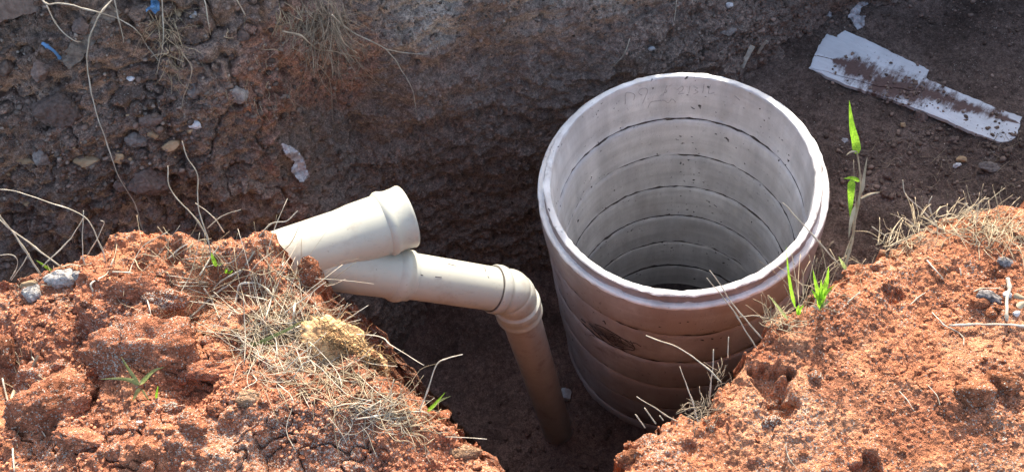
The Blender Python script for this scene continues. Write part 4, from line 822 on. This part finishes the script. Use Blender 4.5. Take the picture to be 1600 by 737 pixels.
airR = [([(1058, 657), (1035, 644, .01), (995, 619, .04)], 1.8, 1.5, 'bare stalk at the bank tip leaning left over the pit'), ([(1024, 661), (1007, 636, .02)], 1.7, 1.5, 'short stub leaning left at the bank tip'), ([(1007, 668), (992, 647, .02)], 1.7, 1.5, 'lowest short stub at the bank tip'), ([(1036, 656), (1031, 649, .005)], 1.6, 1.4, 'tiny stub at the bank tip'),
        ([(1091, 660), (1080, 620, .02), (1062, 573, .05)], 1.8, 1.4, 'bare upright stalk leaning left in front of the rings'), ([(1108, 639), (1111, 600, .02), (1115, 546, .05)], 1.8, 1.4, 'straight upright stalk in front of the rings'), ([(1127, 597), (1102, 572, .01), (1058, 542, .03), (1009, 524, .05)], 1.9, 1.4, 'long stalk reaching left in front of the dark seam'),
        ([(1182, 545), (1145, 485, .04), (1104, 434, .08)], 1.8, 1.3, 'left one of two crossing stalks in front of the rim'), ([(1190, 528), (1150, 480, .04), (1110, 422, .09)], 2., 1.4, 'right one of two crossing stalks in front of the rim'), ([(1200, 497), (1178, 493, .02), (1155, 495, .03)], 1.4, 1., 'thin straw lying level in front of the top ring'), ([(1137, 558), (1138, 526, .03)], 1.5, 1.2, 'small upright stub at the bank edge'),
        ([(1313, 415), (1265, 362, .05), (1224, 316, .09)], 2., 1.3, 'long straight stalk crossing the right side of the rim'), ([(1466, 359), (1446, 332, .02), (1416, 306, .05), (1410, 281, .06)], 1.5, 1.1, 'hooked dead twig on the rear edge of the right bank'), ([(1466, 357), (1451, 322, .03), (1456, 306, .04)], 1.6, 1.1, 'upright dead twig beside the hooked one'), ([(1386, 370), (1363, 354, .02)], 1.5, 1.2, 'short pale straw behind the bank edge'),
        ([(1440, 362), (1420, 345, .02), (1402, 338, .03)], 1.4, 1., 'thin twig pointing left behind the right bank'), ([(1520, 338), (1509, 318, .03)], 1.3, .9, 'small bent twig end at the right')]
for q, a, b, lab in airR:
    D = hit(q[0][0]+3, q[0][1]+4, [bankR])[2]; P = [atd(v[0], v[1], D-.004-(v[2] if len(v) > 2 else 0)) for v in q]; stalk(P, px(D, a), px(D, b), 'straw_pale', lab, 'stalk', RG)
layR = [([(1468, 500), (1477, 509), (1497, 518), (1506, 528), (1507, 539)], 2., 1.4, 'bent pale rootlet left of the level stick'), ([(1456, 488), (1468, 500)], 1.4, 1.2, 'thin end of a rootlet above the bent one'), ([(1447, 406), (1462, 424), (1474, 437)], 1.9, 1.4, 'pale straw lying near the rear of the right bank'), ([(1422, 475), (1434, 465), (1446, 457)], 1.9, 1.4, 'short twig lying in the middle of the right bank'),
        ([(1522, 455), (1536, 450), (1567, 451)], 1.5, 1.1, 'arched straw above the rotten wood'), ([(1325, 472), (1345, 457, .02)], 2.3, 1.6, 'pale twig casting its own shadow behind the green shoot'), ([(1502, 430), (1500, 418)], 1.8, 1.3, 'stub of straw beside the pale straw'), ([(1405, 610), (1418, 625), (1428, 642)], 1.3, 1., 'thin rootlet low on the right bank'), ([(1450, 602), (1464, 618), (1469, 632)], 1.3, 1., 'thin bent rootlet beside the crumbly clods'),
        ([(1227, 695), (1232, 715), (1247, 735)], 1.5, 1.1, 'curled pale rootlet at the bottom of the right bank')]

for q, a, b, lab in layR:
    D = hit(*q[0][:2])[2]; stalk(lay_pts(q, .006), px(D, a), px(D, b), 'straw_pale', lab, 'stalk', RG)
D = hit(1575, 470)[2]
stalk(lay_pts([(1576, 434), (1575, 452), (1573, 480), (1571, 503)], .01), px(D, 4.2), px(D, 4.6), 'twig', 'thick stick end standing up against the level stick', 'stick', None, 'stick', 8)
stalk(lay_pts([(1483, 507), (1520, 506), (1560, 507), (1620, 509)], .012), px(D, 3.1), px(D, 3.6), 'twig', 'long straight stick lying level on the right bank', 'stick', None, 'stick', 8)

# straw that nobody could count: one tangle per place
def tangle(name, mat, label, areas, seed, wmin=.0005, wmax=.0015):
    rs = random.Random(seed); A = Acc()
    for (cx, cy, rx, ry, n, l0, l1, ang, spread, lift, surf) in areas:
        for _ in range(n):
            r_ = math.sqrt(rs.random()); t = rs.random()*6.283; x_, y_ = cx+rx*r_*math.cos(t), cy+ry*r_*math.sin(t)
            a = math.radians(rs.gauss(ang, spread)); L = rs.uniform(l0, l1); k = 4; bend = rs.gauss(0, .45); kink = rs.gauss(0, .8) if rs.random() < .3 else 0; P = []; miss = 0; D0 = hit(x_, y_, surf)[2]; up_ = rs.random()**2*lift
            for j in range(k):
                X_, Y_ = x_+math.cos(a)*L*j/(k-1), y_-math.sin(a)*L*j/(k-1); a += bend/k*2*rs.random()+(kink if j == 1 else 0)
                D = hit(X_, Y_, surf)[2]; miss += abs(D-D0) >= .03 or abs(atd(X_, Y_, D)[2]-.6) < 1e-6; D = D if abs(D-D0) < .05 else D0
                P.append(atd(X_, Y_, D-.003-rs.random()*.006-up_*(j/(k-1)))); D0 = D
            if miss > (2 if surf[0] is bankL else 9): continue
            w = rs.uniform(wmin, wmax)*(.55+.45*rs.random()); P = catmull(P, 3); V, F = sweep(P, np.linspace(w, w*.6, len(P)), 4); A.add(V, F)
    o = A.build(name, M[mat], None); return tag(o, label, 'dry grass', None, 'stuff')
bl, br, wl, sh = [bankL], [bankR], [wall], [shelf]
tangle('dry_grass', 'straw', 'tangled dry straw along the pit edge of the left bank', [(430, 480, 60, 70, 80, 40, 120, 60, 60, .03, bl), (430, 545, 75, 60, 130, 35, 120, 45, 62, .02, bl), (545, 605, 80, 38, 80, 30, 100, 25, 50, .02, bl), (630, 655, 60, 30, 65, 25, 60, 25, 45, .02, bl), (490, 600, 60, 30, 50, 20, 60, 20, 40, .015, bl)], 51)
tangle('dry_grass', 'straw', 'scattered thin straws over the upper left bank', [(200, 400, 130, 25, 40, 15, 60, 10, 60, .03, bl), (300, 430, 70, 45, 40, 20, 70, 30, 60, .015, bl), (250, 515, 60, 25, 20, 20, 60, 30, 30, .01, bl), (60, 430, 60, 20, 22, 15, 50, 40, 50, .02, bl), (40, 640, 40, 60, 18, 20, 60, 90, 40, .01, bl)], 52)
tangle('dry_grass', 'straw_pale', 'long pale straws crossing over the left bank below the pipe', [(420, 480, 80, 60, 26, 70, 150, 45, 60, .02, bl), (480, 570, 80, 45, 22, 60, 130, 30, 60, .015, bl), (250, 450, 110, 50, 12, 50, 110, 20, 60, .01, bl)], 61, .0009, .0018)
tangle('dry_grass', 'straw_pale', 'bleached straw mat under the sod on the left bank', [(440, 545, 70, 60, 110, 30, 105, 55, 62, .025, bl), (590, 645, 80, 24, 50, 20, 70, 15, 35, .015, bl)], 53)
tangle('dry_grass', 'straw', 'dry straw along the rear edge of the right bank', [(1500, 350, 90, 18, 150, 14, 55, 20, 60, .02, br), (1560, 370, 50, 22, 80, 12, 45, 10, 50, .02, br), (1400, 390, 40, 14, 40, 14, 55, 60, 50, .03, br), (1420, 400, 150, 40, 16, 10, 30, 30, 60, .008, br)], 54)
tangle('dry_grass', 'straw', 'dry upright stems around the green shoot', [(1258, 478, 20, 12, 17, 40, 100, 85, 16, .07, br), (1285, 455, 25, 12, 8, 40, 90, 75, 18, .06, br), (1215, 505, 25, 18, 45, 15, 50, 60, 50, .03, br)], 55)
tangle('dry_grass', 'root', 'curled rootlets on the bank edge before the rings', [(1095, 645, 28, 16, 60, 10, 38, 80, 60, .03, br), (1130, 600, 20, 25, 20, 10, 28, 90, 50, .02, br)], 56, .0005, .0012)
tangle('dry_grass', 'root', 'pale fine rootlets lying on the dark shelf', [(1430, 240, 80, 40, 16, 15, 40, 0, 60, .002, sh), (1560, 235, 35, 30, 22, 8, 28, 60, 50, .004, sh), (1500, 290, 90, 30, 18, 10, 30, 20, 60, .004, sh)], 57, .0007, .0014)
tangle('hanging_roots', 'root', 'dense tuft of fine roots hanging from the top of the cut', [(500, 18, 40, 26, 170, 30, 95, -80, 16, .03, wl), (530, 70, 40, 30, 60, 25, 80, -75, 14, .01, wl)], 58, .0006, .0013)
tangle('hanging_roots', 'straw', 'loose dry roots hanging at the top left of the cut', [(258, 30, 26, 32, 46, 20, 60, -80, 40, .03, wl), (270, 90, 18, 30, 26, 20, 45, -70, 30, .01, wl), (445, 20, 16, 18, 26, 20, 60, -65, 16, .02, wl), (380, 100, 100, 80, 26, 12, 40, -80, 30, .005, wl)], 59, .0006, .0014)
tangle('hanging_roots', 'root', 'thin rootlets on the red soil of the cut', [(470, 140, 60, 60, 30, 20, 70, -80, 20, .004, wl), (400, 240, 50, 50, 20, 15, 40, -75, 30, .004, wl)], 60, .0004, .0009)

# fibrous sod on the pit edge
sod = tag(empty('fibrous_sod', tuple(hit(540, 550)[0])), 'yellow fibrous sod hanging on the pit edge of the left bank', 'sod')
V, F = clod_shape(2301, 5); p, n, D = hit(535, 548, [bankL])
w_, h_ = 76*D/FPX, 44*D/FPX; ca, sa = math.cos(-.62), math.sin(-.62); L = V[:, :1]*w_*(RT*ca+UP*sa)+V[:, 1:2]*h_*(UP*ca-RT*sa)+V[:, 2:3]*h_*.36*(-FW)
link('sod_body', mesh_np('sod_body', L+p-n*.004, F), M['sod'], sod)
A = Acc(); rs = random.Random(9)
for k in range(260):
    t = rs.random(); x_ = 497+95*t+rs.gauss(0, 6); y_ = 512+62*t+rs.gauss(0, 15); a = rs.gauss(-.35, .4); Lp = rs.uniform(10, 34); P = []
    for j in range(4): P.append(atd(x_+math.cos(a)*Lp*j/3, y_-math.sin(a)*Lp*j/3, D-.022-rs.random()*.012+.01*j/3)); a += rs.gauss(0, .25)
    V, F = sweep(catmull(P, 2), np.linspace(.0009, .0005, 7), 3); A.add(V, F)
tag(A.build('sod_fibres', M['sod'], sod), kind='stuff')

def blade(P, w, mat, name, parent, fold=.25, prof=None):
    """grass blade: folded ribbon along P, half-width w at its widest, its face turned to the camera"""
    P = catmull(P, 6); m = len(P); T = np.gradient(P, axis=0); V = []
    for k in range(m):
        t = k/(m-1); ww = w*(prof(t) if prof else (min(1, t*5+.35)*(1-t**2.2)+.02)); s_ = np.cross(T[k], P[k]-CAM); s_ /= np.linalg.norm(s_)+1e-9; nn = np.cross(s_, T[k]); nn /= np.linalg.norm(nn)+1e-9
        V += [P[k]-s_*ww+nn*ww*fold, P[k]-s_*ww*.5+nn*ww*fold*.4, P[k], P[k]+s_*ww*.5+nn*ww*fold*.4, P[k]+s_*ww+nn*ww*fold]
    V = np.array(V); F = [[k*5+j, k*5+j+1, (k+1)*5+j+1, (k+1)*5+j] for k in range(m-1) for j in range(4)]
    n_ = len(V); off = np.array([0, 0, -.0004]); V2 = np.concatenate([V, V-FW*-.0005]); F2 = F
    return link(name, mesh_pd(name, V, F2), M[mat], parent)
def plant(name, bx, by, label, blades, stems=(), surf=None):
    p, n, D = hit(bx, by, surf); r_ = tag(empty(name, tuple(p)), label, 'plant'); D -= .004
    for q, w in stems:
        P = [atd(v[0], v[1], D-(v[2] if len(v) > 2 else 0)) for v in q]; V, F = tube_obj('stem', P, px(D, w), px(D, w*.6), '', 6); A = Acc(); A.add(V, F); A.build('stem', M['straw'], r_)
    for q, w, m in blades: blade([atd(v[0], v[1], D-(v[2] if len(v) > 2 else 0)) for v in q], px(D, w), m, 'blade', r_)
    return r_
plant('tall_grass', 1318, 418, 'tall dry grass stem with bright green blades right of the manhole rim', [([(1339, 240, .1), (1337, 222, .1), (1331, 195, .11), (1327, 157, .12)], 6.0, 'leaf'), ([(1331, 281, .08), (1330, 296, .08), (1329, 318, .07), (1328, 339, .07)], 5.5, 'leaf'), ([(1343, 283, .08), (1332, 278, .08), (1318, 279, .08)], 3., 'leaf'), ([(1347, 300, .08), (1350, 276, .09), (1355, 245, .1)], 2.6, 'straw'), ([(1338, 237, .1), (1330, 237, .1), (1322, 243, .1)], 1.6, 'straw'), ([(1345, 310, .07), (1360, 303, .07), (1376, 300, .07)], 2., 'straw'), ([(1338, 320, .06), (1330, 345, .05), (1326, 372, .04)], 3.4, 'straw')],
      [([(1318, 418), (1330, 385, .02), (1335, 345, .05), (1344, 305, .07), (1345, 285, .08), (1343, 265, .09), (1338, 236, .1)], 3.1), ([(1322, 416), (1333, 370, .03), (1338, 330, .05), (1349, 290, .07)], 2.), ([(1314, 418), (1327, 380, .02), (1337, 340, .05), (1336, 300, .07), (1334, 250, .09)], 1.5)], [bankR])
plant('grass_shoot', 1281, 486, 'young bright green shoot with upright leaves at the edge of the right bank', [([(1281, 484), (1279, 462, .03), (1274, 440, .05), (1270, 421, .06)], 3.4, 'leaf'), ([(1282, 478, .01), (1287, 455, .04), (1292, 438, .05), (1295, 416, .07)], 4.6, 'leaf'), ([(1282, 466, .02), (1290, 457, .04), (1305, 444, .05)], 3.2, 'leaf'), ([(1281, 470, .02), (1274, 460, .04), (1267, 451, .04)], 2.8, 'leaf'), ([(1280, 476, .02), (1283, 452, .04), (1283, 436, .05)], 3., 'leaf'), ([(1281, 482, .01), (1290, 474, .02), (1298, 470, .02)], 2., 'leaf_dull'), ([(1280, 484, .01), (1272, 478, .015), (1264, 478, .015)], 2., 'straw'), ([(1283, 480, .01), (1290, 462, .03), (1300, 452, .035)], 2., 'leaf_dull')], (), [bankR])
plant('grass_shoot', 1240, 478, 'single narrow green blade left of the bright shoot', [([(1242, 480), (1236, 452, .03), (1232, 425, .05), (1228, 384, .08)], 2.6, 'leaf')], (), [bankR])
plant('grass_shoot', 1250, 492, 'small pale green tuft low before the bright shoot', [([(1248, 492), (1250, 483, .01), (1256, 476, .02)], 2.6, 'leaf'), ([(1247, 492), (1246, 482, .01), (1250, 474, .02)], 2.2, 'leaf'), ([(1232, 500), (1215, 478, .03), (1202, 462, .05)], 2.2, 'leaf_dull')], (), [bankR])
plant('grass_shoot', 1322, 422, 'narrow green blade behind the bright shoot', [([(1322, 421), (1317, 412, .02), (1310, 400, .04)], 2.8, 'leaf_dull')], (), [bankR])
plant('seedling', 219, 602, 'seedling with three spread leaves on the left bank', [([(218, 601, .012), (205, 594, .02), (185, 591, .022), (155, 592, .02)], 3.4, 'leaf_dull'), ([(219, 600, .012), (228, 590, .02), (240, 579, .024), (257, 573, .024)], 3.4, 'leaf_dull'), ([(217, 599, .012), (207, 585, .02), (197, 570, .025), (189, 556, .028)], 2.6, 'leaf_dull'), ([(218, 606, .008), (212, 616, .01), (207, 627, .008)], 3., 'leaf_dull'), ([(222, 608, .006), (228, 618, .006), (236, 630, .004)], 1.6, 'leaf_dull'), ([(244, 622, .006), (245, 612, .012), (247, 602, .016)], 2., 'leaf')], (), [bankL])
plant('grass_shoot', 245, 440, 'flat green shoot lying in the middle of the left bank', [([(252, 440, .006), (240, 433, .012), (224, 428, .014)], 3.2, 'leaf_dull'), ([(250, 442, .006), (248, 450, .008), (247, 458, .006)], 2.6, 'leaf_dull'), ([(256, 440, .006), (262, 434, .012), (264, 430, .014)], 2., 'leaf')], (), [bankL])
plant('grass_shoot', 332, 412, 'green leaf sheath at the foot of the tallest twig', [([(338, 416, .006), (333, 404, .014), (330, 394, .02)], 3.2, 'leaf'), ([(340, 414, .006), (345, 412, .01), (348, 413, .012)], 2.4, 'leaf_dull'), ([(304, 424, .008), (308, 432, .008), (313, 438, .006)], 2.2, 'leaf')], (), [bankL])
plant('grass_shoot', 355, 425, 'tiny yellow-green tuft beside the lying straw', [([(354, 427, .004), (353, 422, .01), (356, 418, .014)], 2.4, 'leaf'), ([(356, 427, .004), (361, 424, .01), (364, 422, .012)], 2., 'leaf')], (), [bankL])
plant('grass_shoot', 70, 420, 'green blade at the rear edge of the left bank', [([(82, 424, .01), (68, 414, .02), (56, 406, .026)], 2.2, 'leaf'), ([(74, 428, .008), (86, 420, .016), (96, 416, .018)], 2., 'leaf_dull')], (), [bankL])
plant('grass_shoot', 670, 640, 'small green shoot beside the bent twig at the pit edge', [([(668, 642, .01), (678, 632, .02), (696, 612, .03)], 2.8, 'leaf'), ([(672, 640, .01), (686, 626, .02), (705, 618, .03)], 2.4, 'leaf_dull'), ([(648, 640, .006), (642, 630, .012), (637, 624, .014)], 2., 'leaf')], (), [bankL])
plant('grass_shoot', 420, 520, 'long dull green blade in the straw tangle', [([(385, 545, .014), (420, 528, .02), (450, 514, .024), (478, 498, .024)], 3., 'leaf_dull'), ([(375, 540, .012), (405, 536, .016), (440, 536, .018)], 2.4, 'leaf_dull')], (), [bankL])
r_ = tag(empty('dry_leaves', tuple(hit(40, 600)[0])), 'bundle of broad dry grass leaves lying at the left edge of the bank', 'dry leaves')
for q, w in (([(20, 642), (26, 620), (38, 597), (60, 555)], 5.2), ([(24, 640), (32, 612), (44, 590), (58, 558)], 4.2), ([(30, 640), (34, 616), (38, 600), (46, 580)], 4.), ([(16, 640), (22, 612), (34, 592)], 3.2)): blade(lay_pts(q, .014+.004*random.random()), px(1.72, w), 'straw', 'dry_leaf', r_, .4, lambda t: .8+.3*math.sin(t*3.1)-.45*t)
r_ = tag(empty('dry_leaves', tuple(hit(1592, 468)[0])), 'curled dry leaf at the right edge of the bank', 'dry leaves')
for q, w in (([(1584, 460), (1594, 464), (1606, 466)], 4.5), ([(1590, 480), (1598, 474), (1608, 472)], 5.)): blade(lay_pts(q, .01), px(1.7, w), 'straw', 'dry_leaf', r_, .5)
